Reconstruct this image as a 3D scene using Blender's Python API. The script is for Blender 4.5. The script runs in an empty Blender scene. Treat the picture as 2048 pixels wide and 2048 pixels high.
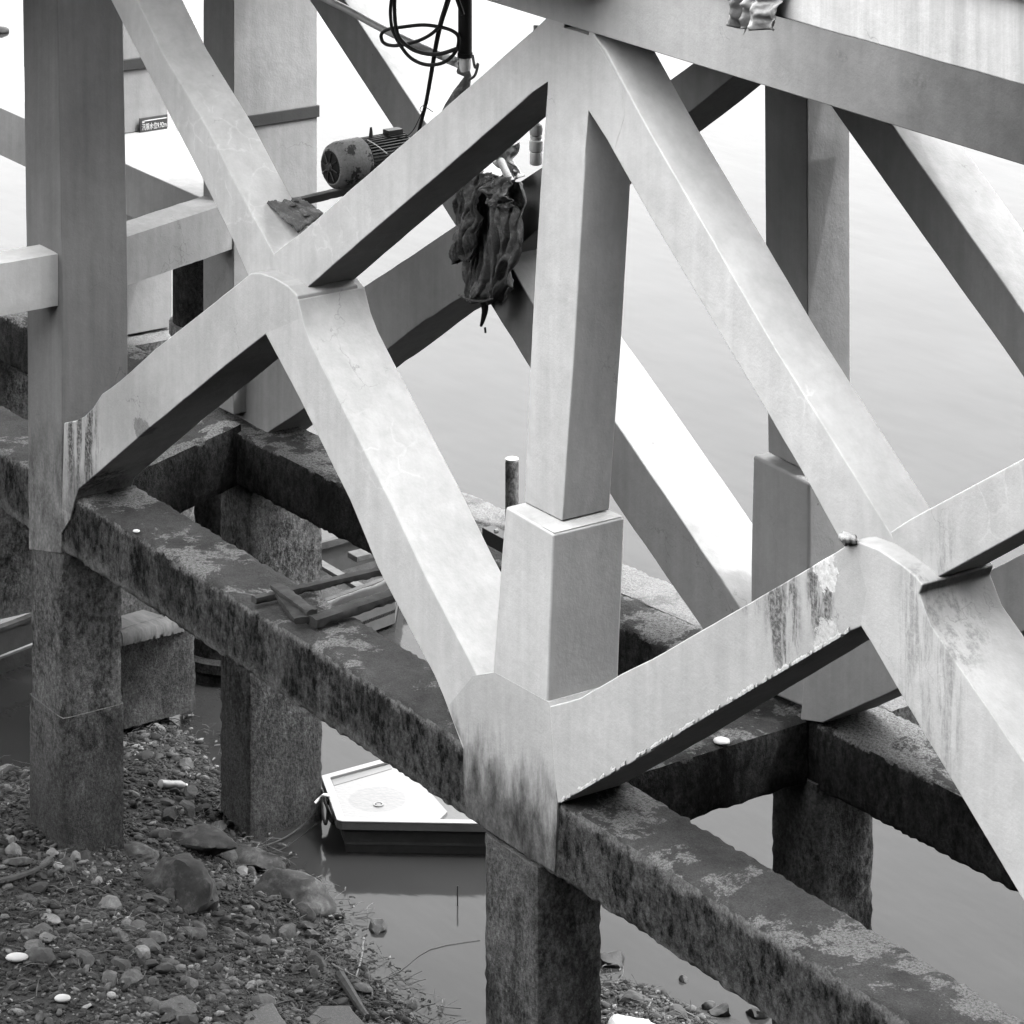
import bpy, bmesh, math, random
import numpy as np
from mathutils import Vector, Matrix, noise
sc = bpy.context.scene
R = math.radians
# ---------------------------------------------------------------- camera
cam = bpy.data.objects.new('camera', bpy.data.cameras.new('camera'))
sc.collection.objects.link(cam); sc.camera = cam
cam.data.sensor_width = 36; cam.data.lens = 121.5
cam.data.shift_x = 0; cam.data.shift_y = -2434/2048
cam.location = (21.400, -14.770, 11.322)
cam.rotation_euler = (R(90), 0, math.atan2(0.82977, 0.55810))
cam.data.clip_start = 0.5; cam.data.clip_end = 2000
# ---------------------------------------------------------------- world and sun
SUN = Vector((1.25, 1.0, 3.0)).normalized()
w = bpy.data.worlds.new('World'); sc.world = w; w.use_nodes = True
nt = w.node_tree; nt.nodes.clear()
sky = nt.nodes.new('ShaderNodeTexSky'); sky.sky_type = 'NISHITA'; sky.sun_disc = False
sky.sun_elevation = math.asin(SUN.z); sky.sun_rotation = math.atan2(SUN.x, SUN.y)
sky.dust_density = 6; sky.air_density = 1.5; sky.altitude = 0
bw = nt.nodes.new('ShaderNodeRGBToBW'); bg = nt.nodes.new('ShaderNodeBackground'); out = nt.nodes.new('ShaderNodeOutputWorld')
nt.links.new(sky.outputs[0], bw.inputs[0]); ov = nt.nodes.new('ShaderNodeMath'); ov.operation = 'MULTIPLY_ADD'; ov.inputs[1].default_value = .4; ov.inputs[2].default_value = 2.7   # thin even cloud over the clear sky
nt.links.new(bw.outputs[0], ov.inputs[0]); nt.links.new(ov.outputs[0], bg.inputs[0]); nt.links.new(bg.outputs[0], out.inputs[0])
bg.inputs[1].default_value = 0.15
sd = bpy.data.lights.new('sun', 'SUN'); sd.energy = .23; sd.angle = R(1.5); sd.color = (1, 1, 1)
sun = bpy.data.objects.new('sun', sd); sc.collection.objects.link(sun)
sun.rotation_euler = SUN.to_track_quat('Z', 'Y').to_euler()
sc.view_settings.view_transform = 'Standard'; sc.view_settings.look = 'None'
sc.view_settings.exposure = 3.4; sc.view_settings.gamma = 1
sc.cycles.caustics_reflective = False; sc.cycles.caustics_refractive = False
sc.cycles.diffuse_bounces = 0
# ---------------------------------------------------------------- helpers
C = sc.collection
def tag(o, label=None, cat=None, group=None, kind=None):
    if label: o['label'] = label
    if cat: o['category'] = cat
    if group: o['group'] = group
    if kind: o['kind'] = kind
    return o
def thing(name, label, cat, loc=(0, 0, 0), group=None, rz=0):
    o = bpy.data.objects.new(name, None); C.objects.link(o); o.location = loc; o.rotation_euler = (0, 0, rz)
    o.empty_display_size = .2
    return tag(o, label, cat, group)
def link(name, me, m, parent=None, smooth=False):
    o = bpy.data.objects.new(name, me); C.objects.link(o)
    if m: me.materials.append(m)
    if parent is not None:
        o.parent = parent
        o.matrix_parent_inverse = Matrix.Translation(parent.location).inverted() if parent.rotation_euler.z == 0 else Matrix()
    if smooth:
        for p in me.polygons: p.use_smooth = True
    return o
def frombm(name, bm, m, parent=None, smooth=False):
    bmesh.ops.recalc_face_normals(bm, faces=bm.faces)
    me = bpy.data.meshes.new(name); bm.to_mesh(me); bm.free()
    return link(name, me, m, parent, smooth)
def frompy(name, v, f, m, parent=None, smooth=False):
    me = bpy.data.meshes.new(name); me.from_pydata([tuple(a) for a in v], [], f); me.update()
    return link(name, me, m, parent, smooth)
def soften(o, wd=.012, seg=2):
    for p in o.data.polygons: p.use_smooth = True
    b = o.modifiers.new('b', 'BEVEL'); b.harden_normals = True; b.width = wd; b.segments = seg; b.limit_method = 'ANGLE'; b.angle_limit = R(35)
    return o
def jitter_outline(pts, step=.12, amp=.004, seed=0):
    r = []; n = len(pts)
    for i in range(n):
        a = Vector((pts[i][0], pts[i][1])); b = Vector((pts[(i+1) % n][0], pts[(i+1) % n][1]))
        k = max(1, int((b-a).length/step))
        for j in range(k):
            p = a.lerp(b, j/k)
            if j: p += Vector((noise.noise(Vector((p.x*3, p.y*3, seed))), noise.noise(Vector((p.x*3, p.y*3, seed+9)))))*amp
            r.append((p.x, p.y))
    return r
def prism(name, pts, y0, depth, m, parent, bev=.012, amp=.004, dx=0):
    """outline given as (x, z) on the plane y = y0, solid towards +y"""
    pts = jitter_outline(pts, .15, amp, len(pts)) if amp else pts
    n = len(pts)
    bm = bmesh.new()
    a = [bm.verts.new((x, y0, z)) for x, z in pts]; b = [bm.verts.new((x+dx, y0+depth, z)) for x, z in pts]
    bm.faces.new(a); bm.faces.new(b[::-1])
    for i in range(n): bm.faces.new((a[i], b[i], b[(i+1) % n], a[(i+1) % n]))
    o = frombm(name, bm, m, parent)
    if bev: soften(o, bev)
    return o
def box(name, lo, hi, m, parent=None, bev=.01):
    bm = bmesh.new(); bmesh.ops.create_cube(bm, size=1)
    for v in bm.verts: v.co = Vector([lo[i]+(v.co[i]+.5)*(hi[i]-lo[i]) for i in range(3)])
    o = frombm(name, bm, m, parent)
    if bev: soften(o, bev)
    return o
def rough_bar(name, p0, p1, wv, hv, m, parent=None, step=.045, amp=.014, chip=.05, seed=0, rnd=.014):
    """weathered bar: the section is spanned by wv and hv from the corner line p0-p1, surface broken by noise"""
    p0, p1, wv, hv = map(Vector, (p0, p1, wv, hv)); L = (p1-p0).length
    nl = max(2, int(L/step)); nw = max(2, int(wv.length/step)); nh = max(2, int(hv.length/step))
    ring = []
    for i in range(nw): ring.append((i/nw, 0))
    for i in range(nh): ring.append((1, i/nh))
    for i in range(nw): ring.append((1-i/nw, 1))
    for i in range(nh): ring.append((0, 1-i/nh))
    V = []; F = []; n = len(ring); cw = wv.normalized(); ch = hv.normalized(); sv = Vector((seed*7.3, seed*3.1, seed))
    for k in range(nl+1):
        c = p0.lerp(p1, k/nl)
        for (u, v) in ring:
            p = c + wv*u + hv*v
            out = (cw*(u-.5)*2*wv.length + ch*(v-.5)*2*hv.length).normalized()
            q = p+sv
            d = (noise.fractal(q*2.2, 1.0, 2.1, 3)*.08+noise.fractal(q*13, .8, 2.1, 3)*.6)*amp
            du = min(u, 1-u)*wv.length; dv = min(v, 1-v)*hv.length
            e = max(du, dv) if min(du, dv) < 1e-4 else 0
            corner = 1-min(1, max(du, dv)/.06)
            if corner > 0: d -= corner*(rnd + chip*.35*max(0, noise.noise(q*6.5)-.12) + .03*abs(noise.noise(q*19))*(1 if chip > .02 else .2))
            V.append(p+out*d)
    for k in range(nl):
        for i in range(n):
            a = k*n+i; b = k*n+(i+1) % n
            F.append((a, b, b+n, a+n))
    F.append(tuple(range(n))[::-1]); F.append(tuple(nl*n+i for i in range(n)))
    o = frompy(name, V, F, m, parent, True)
    bm = bmesh.new(); bm.from_mesh(o.data); bmesh.ops.recalc_face_normals(bm, faces=bm.faces)
    bm.to_mesh(o.data); bm.free()
    o.data.set_sharp_from_angle(angle=R(50))
    return o
def tube(name, pts, r, m, parent=None, res=10, closed=False, sub=6):
    """round tube through points (Catmull-Rom)"""
    P = [Vector(p) for p in pts]; Q = []
    n = len(P)
    if n > 2 and sub > 1:
        for i in range(n if closed else n-1):
            if closed: a, b, c, d = P[(i-1) % n], P[i], P[(i+1) % n], P[(i+2) % n]
            else: a, b, c, d = P[max(i-1, 0)], P[i], P[i+1], P[min(i+2, n-1)]
            for j in range(sub):
                t = j/sub
                Q.append(.5*((2*b)+(c-a)*t+(2*a-5*b+4*c-d)*t*t+(3*b-a-3*c+d)*t**3))
        if not closed: Q.append(P[-1])
    else: Q = P
    V = []; F = []; k = len(Q); rr = r if isinstance(r, (list, tuple)) else [r]*k
    if len(rr) != k: rr = [rr[0]+(rr[-1]-rr[0])*i/(k-1) for i in range(k)]
    up = None
    for i in range(k):
        t = (Q[(i+1) % k]-Q[i-1]) if closed else (Q[min(i+1, k-1)]-Q[max(i-1, 0)])
        t.normalize()
        if up is None: up = t.orthogonal().normalized()
        up = (up-t*up.dot(t)).normalized(); s = t.cross(up)
        for j in range(res):
            a = 2*math.pi*j/res
            V.append(Q[i]+(up*math.cos(a)+s*math.sin(a))*rr[i])
    for i in range(k if closed else k-1):
        for j in range(res):
            a = i*res+j; b = i*res+(j+1) % res; c = ((i+1) % k)*res
            F.append((a, b, c+(j+1) % res, c+j))
    if not closed:
        F.append(tuple(range(res))[::-1]); F.append(tuple((k-1)*res+j for j in range(res)))
    o = frompy(name, V, F, m, parent, True); o.data.set_sharp_from_angle(angle=R(50))
    return o
def lathe(name, prof, base, axis, m, parent=None, res=24):
    base = Vector(base); ax = Vector(axis).normalized(); u = ax.orthogonal().normalized(); v = ax.cross(u)
    V = []; F = []
    for (t, r) in prof:
        for j in range(res):
            a = 2*math.pi*j/res; V.append(base+ax*t+(u*math.cos(a)+v*math.sin(a))*r)
    for i in range(len(prof)-1):
        for j in range(res): F.append((i*res+j, i*res+(j+1) % res, (i+1)*res+(j+1) % res, (i+1)*res+j))
    F.append(tuple(range(res))[::-1]); F.append(tuple((len(prof)-1)*res+j for j in range(res)))
    o = frompy(name, V, F, m, parent, True); o.data.set_sharp_from_angle(angle=R(35))
    return o
# ---------------------------------------------------------------- materials
class M:
    def __init__(s, name):
        s.m = bpy.data.materials.new(name); s.m.use_nodes = True; s.t = s.m.node_tree
        s.b = s.t.nodes['Principled BSDF']; s.pos = s.t.nodes.new('ShaderNodeNewGeometry')
        s.P = s.pos.outputs['Position']
    def N(s, ty, **k):
        n = s.t.nodes.new(ty)
        for a, v in k.items():
            if a.startswith('i_'):
                key = a[2:]; key = int(key) if key.isdigit() else key.replace('_', ' ')
                s.put(n.inputs[key], v)
            else: setattr(n, a, v)
        return n
    def put(s, sock, v):
        if isinstance(v, bpy.types.NodeSocket): s.t.links.new(v, sock)
        elif sock.type == 'RGBA' and isinstance(v, (int, float)): sock.default_value = (v, v, v, 1)
        else: sock.default_value = v
    def math(s, op, a, b=0., c=0., clamp=False):
        n = s.N('ShaderNodeMath', operation=op, use_clamp=clamp); s.put(n.inputs[0], a); s.put(n.inputs[1], b)
        if op in ('MULTIPLY_ADD', 'SMOOTH_MIN', 'COMPARE'): s.put(n.inputs[2], c)
        return n.outputs[0]
    def scale(s, v=(1, 1, 1), off=(0, 0, 0), src=None):
        n = s.N('ShaderNodeMapping'); s.put(n.inputs[0], src or s.P); n.inputs['Scale'].default_value = v; n.inputs['Location'].default_value = off
        return n.outputs[0]
    def noise(s, sc_, det=4, rough=.55, v=None, dist=0):
        n = s.N('ShaderNodeTexNoise'); s.put(n.inputs['Vector'], v or s.P); n.inputs['Scale'].default_value = sc_
        n.inputs['Detail'].default_value = det; n.inputs['Roughness'].default_value = rough; n.inputs['Distortion'].default_value = dist
        return n.outputs['Fac']
    def map(s, v, a, b, c=0., d=1., smooth=False):
        n = s.N('ShaderNodeMapRange'); n.interpolation_type = 'SMOOTHSTEP' if smooth else 'LINEAR'
        s.put(n.inputs[0], v); s.put(n.inputs[1], a); s.put(n.inputs[2], b); s.put(n.inputs[3], c); s.put(n.inputs[4], d)
        return n.outputs[0]
    def mix(s, f, a, b):
        n = s.N('ShaderNodeMix'); n.data_type = 'FLOAT'; s.put(n.inputs[0], f); s.put(n.inputs[2], a); s.put(n.inputs[3], b)
        return n.outputs[0]
    def ball(s, c, r, soft=.5, sc_=(1, 1, 1)):
        n = s.N('ShaderNodeVectorMath', operation='SUBTRACT'); s.put(n.inputs[0], s.P); n.inputs[1].default_value = c
        k = s.N('ShaderNodeVectorMath', operation='MULTIPLY'); s.t.links.new(n.outputs[0], k.inputs[0]); k.inputs[1].default_value = sc_
        l = s.N('ShaderNodeVectorMath', operation='LENGTH'); s.t.links.new(k.outputs[0], l.inputs[0])
        return s.map(l.outputs['Value'], r, r*soft, 0, 1, True)
    def xyz(s, v=None):
        n = s.N('ShaderNodeSeparateXYZ'); s.put(n.inputs[0], v or s.P); return n.outputs
    def bump(s, h, st=.3, dist=.02):
        n = s.N('ShaderNodeBump'); n.inputs['Strength'].default_value = st; n.inputs['Distance'].default_value = dist
        s.put(n.inputs['Height'], h); s.t.links.new(n.outputs[0], s.b.inputs['Normal'])
    def done(s, col, rough=.8, spec=.3):
        s.put(s.b.inputs['Base Color'], col); s.put(s.b.inputs['Roughness'], rough); s.b.inputs['Specular IOR Level'].default_value = spec
        return s.m
def paint(name, base=.6, stains=(), cracks=(), grime=0., dirtz=None, peel=(), dirt=(.015, .12), painted_shade=()):
    s = M(name)
    big = s.math('MULTIPLY', s.map(s.noise(.7, 4, .6), .3, .7, .84, 1.07), s.map(s.noise(2.7, 6, .65, None, .4), .35, .7, 1.03, .9))
    streak = s.map(s.noise(1.0, 7, .65, s.scale((8, 8, .5))), .35, .75, 1.03, .88-grime)
    fine = s.noise(45, 5, .6)
    col = s.math('MULTIPLY', s.math('MULTIPLY', big, streak), base)
    col = s.math('MULTIPLY', col, s.map(s.noise(11, 8, .72), .35, .65, .95, 1.03))
    vo = s.N('ShaderNodeTexVoronoi', feature='F1'); s.put(vo.inputs['Vector'], s.P); vo.inputs['Scale'].default_value = 3.2
    pit = s.map(vo.outputs['Distance'], .035, .022, 0, 1)
    col = s.mix(s.math('MULTIPLY', pit, s.map(s.noise(.8, 2), .5, .55, 0, .75)), col, .1)
    # hair cracks over most of the paint, darker and very thin
    dv = s.N('ShaderNodeTexVoronoi', feature='DISTANCE_TO_EDGE'); nn = s.N('ShaderNodeTexNoise'); s.put(nn.inputs['Vector'], s.P); nn.inputs['Scale'].default_value = 6; nn.inputs['Detail'].default_value = 5
    ad = s.N('ShaderNodeVectorMath', operation='MULTIPLY_ADD'); s.t.links.new(nn.outputs['Color'], ad.inputs[0]); ad.inputs[1].default_value = (.35,)*3; s.put(ad.inputs[2], s.P)
    s.t.links.new(ad.outputs[0], dv.inputs['Vector']); dv.inputs['Scale'].default_value = 1.1
    hair = s.math('MULTIPLY', s.map(dv.outputs['Distance'], .006, .001, 0, 1), s.map(s.noise(1.1, 2), .57, .64, 0, .32))
    col = s.math('MULTIPLY', col, s.math('SUBTRACT', 1., hair))
    # filled crack lines, lighter than the paint
    if cracks:
        d2 = s.N('ShaderNodeTexVoronoi', feature='DISTANCE_TO_EDGE'); a2 = s.N('ShaderNodeVectorMath', operation='MULTIPLY_ADD')
        s.t.links.new(nn.outputs['Color'], a2.inputs[0]); a2.inputs[1].default_value = (.16,)*3; s.put(a2.inputs[2], s.P)
        s.t.links.new(a2.outputs[0], d2.inputs['Vector']); d2.inputs['Scale'].default_value = 3.1
        ln = s.map(d2.outputs['Distance'], .035, .012, 0, 1)
        mk = 0.
        for c, r in cracks: mk = s.math('MAXIMUM', mk, s.ball(c, r, .6))
        ln = s.math('MULTIPLY', s.math('MULTIPLY', ln, mk), s.map(s.noise(5, 3), .42, .55, 0, .8))
        col = s.mix(ln, col, s.math('MULTIPLY', col, 1.16))
    for c, r, sc_, dark, dens in stains:
        mk = s.ball(c, r, .55, sc_)
        st = s.map(s.noise(1.0, 8, .72, s.scale((9, 9, 1.1), (c[0], 0, 0)), 0), dens, dens+.09, 0, 1)
        sp = s.map(s.noise(26, 6, .7), .38, .55, .35, 1)
        col = s.mix(s.math('MULTIPLY', s.math('MULTIPLY', mk, st), sp), col, dark)
    for c, r, sc_, tone in peel:
        mk = s.ball(c, r*1.35, .35, sc_)
        nz = s.map(s.math('ADD', mk, s.math('MULTIPLY_ADD', s.noise(11, 8, .78), 3.2, -1.6)), .62, .7, 0, 1)
        pc = s.math('MULTIPLY', tone, s.map(s.noise(22, 6, .75), .3, .7, .6, 1.3))
        col = s.mix(nz, col, pc)
    if dirtz:   # rising damp: weathered below a ragged height
        z0, z1 = dirtz
        zz = s.math('MULTIPLY_ADD', s.noise(1.0, 7, .7, s.scale((4, 4, 1.6))), 1.2, s.math('SUBTRACT', s.xyz()[2], .6))
        f = s.map(zz, z1, z0, 0, 1, True)
        dc = s.math('MULTIPLY', s.map(s.noise(1.0, 10, .78, s.scale((4, 4, 2)), .3), .38, .62, dirt[0], dirt[1]), s.map(s.noise(30, 5, .75), .3, .7, .6, 1.4))
        col = s.mix(f, col, dc)
    for c, r, k in painted_shade:   # shade of the deck overhang painted into the colour, soft round falloff
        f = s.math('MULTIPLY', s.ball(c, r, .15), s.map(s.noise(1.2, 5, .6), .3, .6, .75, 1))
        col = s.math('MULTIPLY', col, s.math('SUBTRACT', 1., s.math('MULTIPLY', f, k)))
    s.bump(s.math('ADD', s.math('MULTIPLY', fine, .35), s.math('MULTIPLY', s.noise(4, 5), 1.6)), .35, .014)
    return s.done(col, s.map(fine, .3, .7, .62, .78), .25)
def moss(name, lo=.02, hi=.14, top=.12, patch=.36, pth=.56, band=None, light_lo=.5, sc_=1.):
    s = M(name)
    v = s.scale((3.4*sc_, 3.4*sc_, 1.9*sc_))
    q = s.noise(1.0, 12, .74, v, .25)
    q2 = s.noise(1.0, 8, .7, s.scale((16*sc_, 16*sc_, 9*sc_)))
    side = s.map(s.math('MULTIPLY_ADD', q2, .6, s.math('MULTIPLY', q, .45)), .46, .585, lo, hi)
    blot = s.map(s.noise(1.6, 10, .8, s.scale((1, 1, .8), (4, 0, 0))), light_lo, light_lo+.07, 0, .8)
    side = s.mix(blot, side, s.map(q2, .35, .65, hi*.8, hi*1.7))
    spk = s.map(s.noise(55*sc_, 3, .7), .62, .7, 0, .6)
    side = s.mix(s.math('MULTIPLY', spk, s.map(s.noise(2.4, 4), .45, .6, .1, 1)), side, hi*2.4)
    fl = s.map(s.noise(34, 6, .78), .32, .68, .4, 1.65)
    side = s.math('MULTIPLY', side, fl)
    dk = s.map(s.noise(1.1, 8, .7, s.scale((1, 1, .6), (9, 2, 0)), .3), .50, .62, 1, .38)
    side = s.math('MULTIPLY', side, dk)
    if band:
        z = s.math('ADD', s.xyz()[2], s.math('MULTIPLY_ADD', s.noise(3.5, 9, .8), .5, -.25))
        for (a, b, tone, st) in band:
            side = s.mix(s.math('MULTIPLY', s.map(z, a, b, 0, 1, True), st), side, s.math('MULTIPLY', tone, fl))
    t = s.map(s.noise(1.6, 10, .74, None, .4), .3, .7, top*.5, top*1.5)
    pm = s.map(s.noise(1.0, 12, .74, s.scale((.95, .95, .95), (3.1, 1.7, 0)), .3), pth, pth+.02, 0, .9)
    gr = s.map(s.noise(42, 5, .85), .42, .52, .12, 1)
    t = s.mix(s.math('MULTIPLY', pm, gr), t, patch)
    fleck = s.map(s.noise(60, 2, .6), .70, .74, 0, .8)
    t = s.mix(s.math('MULTIPLY', fleck, s.map(s.noise(3, 3), .5, .6, 0, 1)), t, patch*1.4)
    t = s.math('MULTIPLY', t, s.map(s.noise(80, 4, .8), .3, .7, .55, 1.45))
    n = s.xyz(s.pos.outputs['Normal'])[2]
    f = s.map(s.math('MULTIPLY_ADD', s.noise(20, 7, .8), .9, s.math('SUBTRACT', n, .45)), .45, .62, 0, 1)
    col = s.mix(f, side, t)
    s.bump(s.math('ADD', s.noise(38, 8, .8), s.math('MULTIPLY', q2, 1.3)), .9, .025)
    return s.done(col, .92, .1)
def plain(name, v, rough=.7, spec=.3, var=.12, sc_=8, bump=.2, metal=0, streak=False):
    s = M(name)
    nz = s.noise(sc_, 6, .65, s.scale((4, 4, .6)) if streak else None)
    s.bump(s.noise(sc_*5, 4), bump, .008); s.b.inputs['Metallic'].default_value = metal
    return s.done(s.math('MULTIPLY', v, s.map(nz, .3, .7, 1-var, 1+var)), rough, spec)
def patchy(name, a, b, th=.5, sc_=9, rough=.7, bump=.4, wd=.04):
    s = M(name)
    f = s.map(s.noise(sc_, 8, .72), th, th+wd, 0, 1)
    s.bump(s.noise(sc_*3, 6, .7), bump, .01)
    fl = s.map(s.noise(sc_*5, 4, .7), .3, .7, .75, 1.25)
    return s.done(s.math('MULTIPLY', s.mix(f, a, b), fl), rough, .3)
# nodes of the truss where stains and crack filler gather (world positions)
p_node = (3.065,0.000,2.499)
p_drip = (3.489,0.000,2.665)
m_paint = paint('pale_paint', .53, cracks=[((-5.285,0.080,3.662), 1.25), ((-3.402,0.080,3.596), .75), ((-2.403,0.000,2.169), .8), ((4.885,0.080,3.687), .6), ((2.802,0.080,3.670), .35)],
    stains=[((4.302,0.000,2.431), .55, (1.3, 1, .45), .3, .47), ((-1.289,0.000,-0.309), .5, (1, 1, 1), .4, .5)])
m_drip = paint('stained_paint', .48, stains=[((2.765,-0.000,2.302), .42, (1.7, 1, .75), .09, .44), ((3.172,0.000,2.600), .34, (1.9, 1, .7), .07, .42), ((2.403,0.000,2.257), .16, (1, 1, 1), .2, .5)],
    peel=[((3.225,0.000,2.718), .16, (1, 1, 1), .62), ((3.252,0.000,2.220), .17, (1, 1, .8), .5)])
m_chord = paint('chord_paint', .44, painted_shade=[((5.0, .3, 6.2), 4.6, .72)], peel=[((3.200,0.160,6.162), .05, (.6, 1, 1), .36), ((4.006,0.160,6.151), .07, (.7, 1, 1), .36)])  # right span darkened in the colour as deck shade; peeled patches are real
m_band = plain('dark_band', .035, .8)  # even dark tone of the collar strips
m_foot = paint('damp_foot_paint', .2, dirtz=(-.35, 1.1), grime=.1, dirt=(.05, .2))
m_strut = paint('flaking_foot_paint', .48, dirtz=(-.25, .5), dirt=(.04, .24), stains=[((-7.788,0.000,0.473), .6, (1.35, 1, .6), .04, .45)], peel=[((-6.587,0.000,0.988), .15, (.7, 1, 1.2), .22)])
m_joint = paint('joint_paint', .45, stains=[((-0.829,0.000,-0.145), .6, (1, 1, 1), .3, .5)], dirtz=(-.30, .28))
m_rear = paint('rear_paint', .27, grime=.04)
m_beam = moss('mossy_concrete', .002, .06, .055, .2, .52, band=[(-.46, -.62, .14, .9), (-.09, -.01, .17, .75)])
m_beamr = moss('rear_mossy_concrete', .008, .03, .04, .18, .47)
m_pile = moss('weathered_pile_concrete', .025, .095, .1, .2, .5, light_lo=.46, sc_=1.4, band=[(-2.05, -3.3, .035, .7), (-1.0, -.6, .09, .4)])
m_pile2 = moss('pale_pile_concrete', .02, .10, .09, .18, .5, light_lo=.46, sc_=1.5, band=[(-1.9, -3.4, .035, .7), (-1.0, -.6, .09, .4)])
m_rough = moss('rough_stone_concrete', .035, .13, .13, .2, .45, light_lo=.44, sc_=1.3)
m_deck = paint('deck_edge_render', .58, grime=.22)
m_black = plain('black_rubber', .003, .6, .2, .2)
m_dark = plain('dark_metal', .010, .5, .4, .3)
m_white = plain('white_plastic', .6, .4, .4, .05)
m_grey = plain('grey_plastic_pipe', .32, .45, .4, .15, 5, .1)
m_bag = plain('wrinkled_plastic_film', .22, .35, .5, .25, 6, .6)
m_cloth = patchy('dirty_rag', .08, .34, .5, 6, .9, 1.0, .3)
m_cloth2 = patchy('pale_spotted_rag', .4, .1, .58, 13, .9, .5, .04)
m_cowl = patchy('flaking_cowl_paint', .13, .012, .53, 9, .6, .3, .03)
m_wood = plain('grey_weathered_wood', .04, .9, .2, .5, 3, .9, 0)
m_pwood = plain('pale_weathered_wood', .06, .9, .2, .4, 4, .8, 0)
m_gel = plain('white_boat_gelcoat', .115, .35, .4, .03, 6, .05)
m_block = plain('dark_blocker', .05, .9)  # dark tone of the unseen light-blocking boxes
m_hull = plain('dark_boat_hull', .06, .5, .3, .15)
m_slot = plain('grey_boat_recess', .10, .5, .3, .05)
# ---------------------------------------------------------------- setting: water and shore
s = M('murky_water')
h1 = s.noise(1.0, 3, .5, s.scale((.55, 1.5, 1)))
h2 = s.noise(1.0, 2, .5, s.scale((2.2, 5.5, 1)))
h3 = s.noise(1.0, 2, .5, s.scale((7, 16, 1)))
s.bump(s.math('ADD', s.math('ADD', h1, s.math('MULTIPLY', h2, .28)), s.math('MULTIPLY', h3, .07)), .05, .12)
s.b.inputs['IOR'].default_value = 1.42
m_water = s.done(s.map(s.noise(.5, 4), .3, .7, .016, .022), .07, .068)
WZ = -4.1
o = frompy('water', [(-1500, -400, WZ), (400, -400, WZ), (400, 1500, WZ), (-1500, 1500, WZ)], [(0, 1, 2, 3)], m_water); tag(o, kind='structure')
SH = [(-18.811,-4.845),(-13.266,-1.121),(-11.516,0.929),(-11.193,1.519),(-11.671,2.382),(-11.732,2.989),(-10.842,2.931),(-9.969,2.687),(-8.685,2.314),(-7.763,2.125),(-6.771,2.208),(-6.380,1.808),(-5.573,1.806),(-5.027,1.788),(-4.523,1.734),(-3.255,1.484),(-3.311,2.143),(-4.246,3.278),(-4.258,3.677),(-3.841,3.880),(-3.445,3.978),(-2.791,4.150),(-1.491,4.107),(1.586,4.622),(5.937,0.364),(-0.592,-9.342)]
SHv = np.array(SH)
def shore_sd(P):
    """signed distance of the points to the waterline, positive on land"""
    P = np.asarray(P, float); a = SHv; b = np.roll(SHv, -1, 0); d = np.full(len(P), 1e9); ins = np.zeros(len(P), bool)
    for i in range(len(a)):
        e = b[i]-a[i]; wv = P-a[i]; t = np.clip((wv@e)/(e@e), 0, 1)
        q = wv-t[:, None]*e; d = np.minimum(d, np.hypot(q[:, 0], q[:, 1]))
        c = ((a[i][1] > P[:, 1]) != (b[i][1] > P[:, 1]))
        with np.errstate(divide='ignore', invalid='ignore'):
            xx = (b[i][0]-a[i][0])*(P[:, 1]-a[i][1])/(b[i][1]-a[i][1])+a[i][0]
        ins ^= c & (P[:, 0] < xx)
    return np.where(ins, d, -d)
def ground_z(P):
    sd_ = shore_sd(P); z = WZ+np.where(sd_ > 0, .3*np.minimum(sd_, 3)+.06*np.maximum(sd_-3, 0), .3*np.maximum(sd_, -4))
    nz = np.array([noise.fractal(Vector((x*.9, y*.9, 3)), 1, 2, 4) for x, y in P])*.09
    return z+nz*np.clip(.35+np.abs(sd_), .1, 1.0)
gx = np.arange(-22, 8, .09); gy = np.arange(-9, 5.2, .09)
G = np.array([(x, y) for y in gy for x in gx]); gz = ground_z(G)
nx = len(gx); F = [(j*nx+i, j*nx+i+1, (j+1)*nx+i+1, (j+1)*nx+i) for j in range(len(gy)-1) for i in range(nx-1)]
s = M('shore_mud')
s.bump(s.math('ADD', s.noise(20, 8, .75), s.noise(6, 4)), .8, .04)
m_mud = s.done(s.map(s.noise(7, 9, .78), .33, .68, .002, .014), .75, .35)
o = frompy('ground', [(G[i][0], G[i][1], gz[i]) for i in range(len(G))], F, m_mud, smooth=True); tag(o, kind='structure')
# ---------------------------------------------------------------- front frame (lower half on y = 0, upper half set back 8 cm)
fr = thing('concrete_truss', 'pale painted concrete lattice nearest the camera, standing on a dark mossy beam', 'pier frame', (-.3, .3, -.6), 'concrete trusses of the pier')
prism('column', [(-8.944,-0.815),(-8.977,1.595),(-9.086,4.771),(-8.340,4.892),(-8.213,1.779),(-8.245,-0.642)], .004, .70, m_foot, fr)
prism('column', [(-0.625,2.022),(-0.597,2.503),(-0.522,3.418),(-0.414,4.477),(-0.306,5.343),(-0.346,5.560),(0.223,5.663),(0.223,5.236),(0.047,3.415),(-0.118,2.029)], .16, .44, m_paint, fr)
prism('column_base', [(-0.649,2.019),(0.000,1.997),(-0.040,1.342),(-0.080,0.725),(-0.060,0.280),(-0.899,0.294),(-0.829,0.700),(-0.704,1.653)], .0, .66, m_paint, fr, .02)
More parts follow.
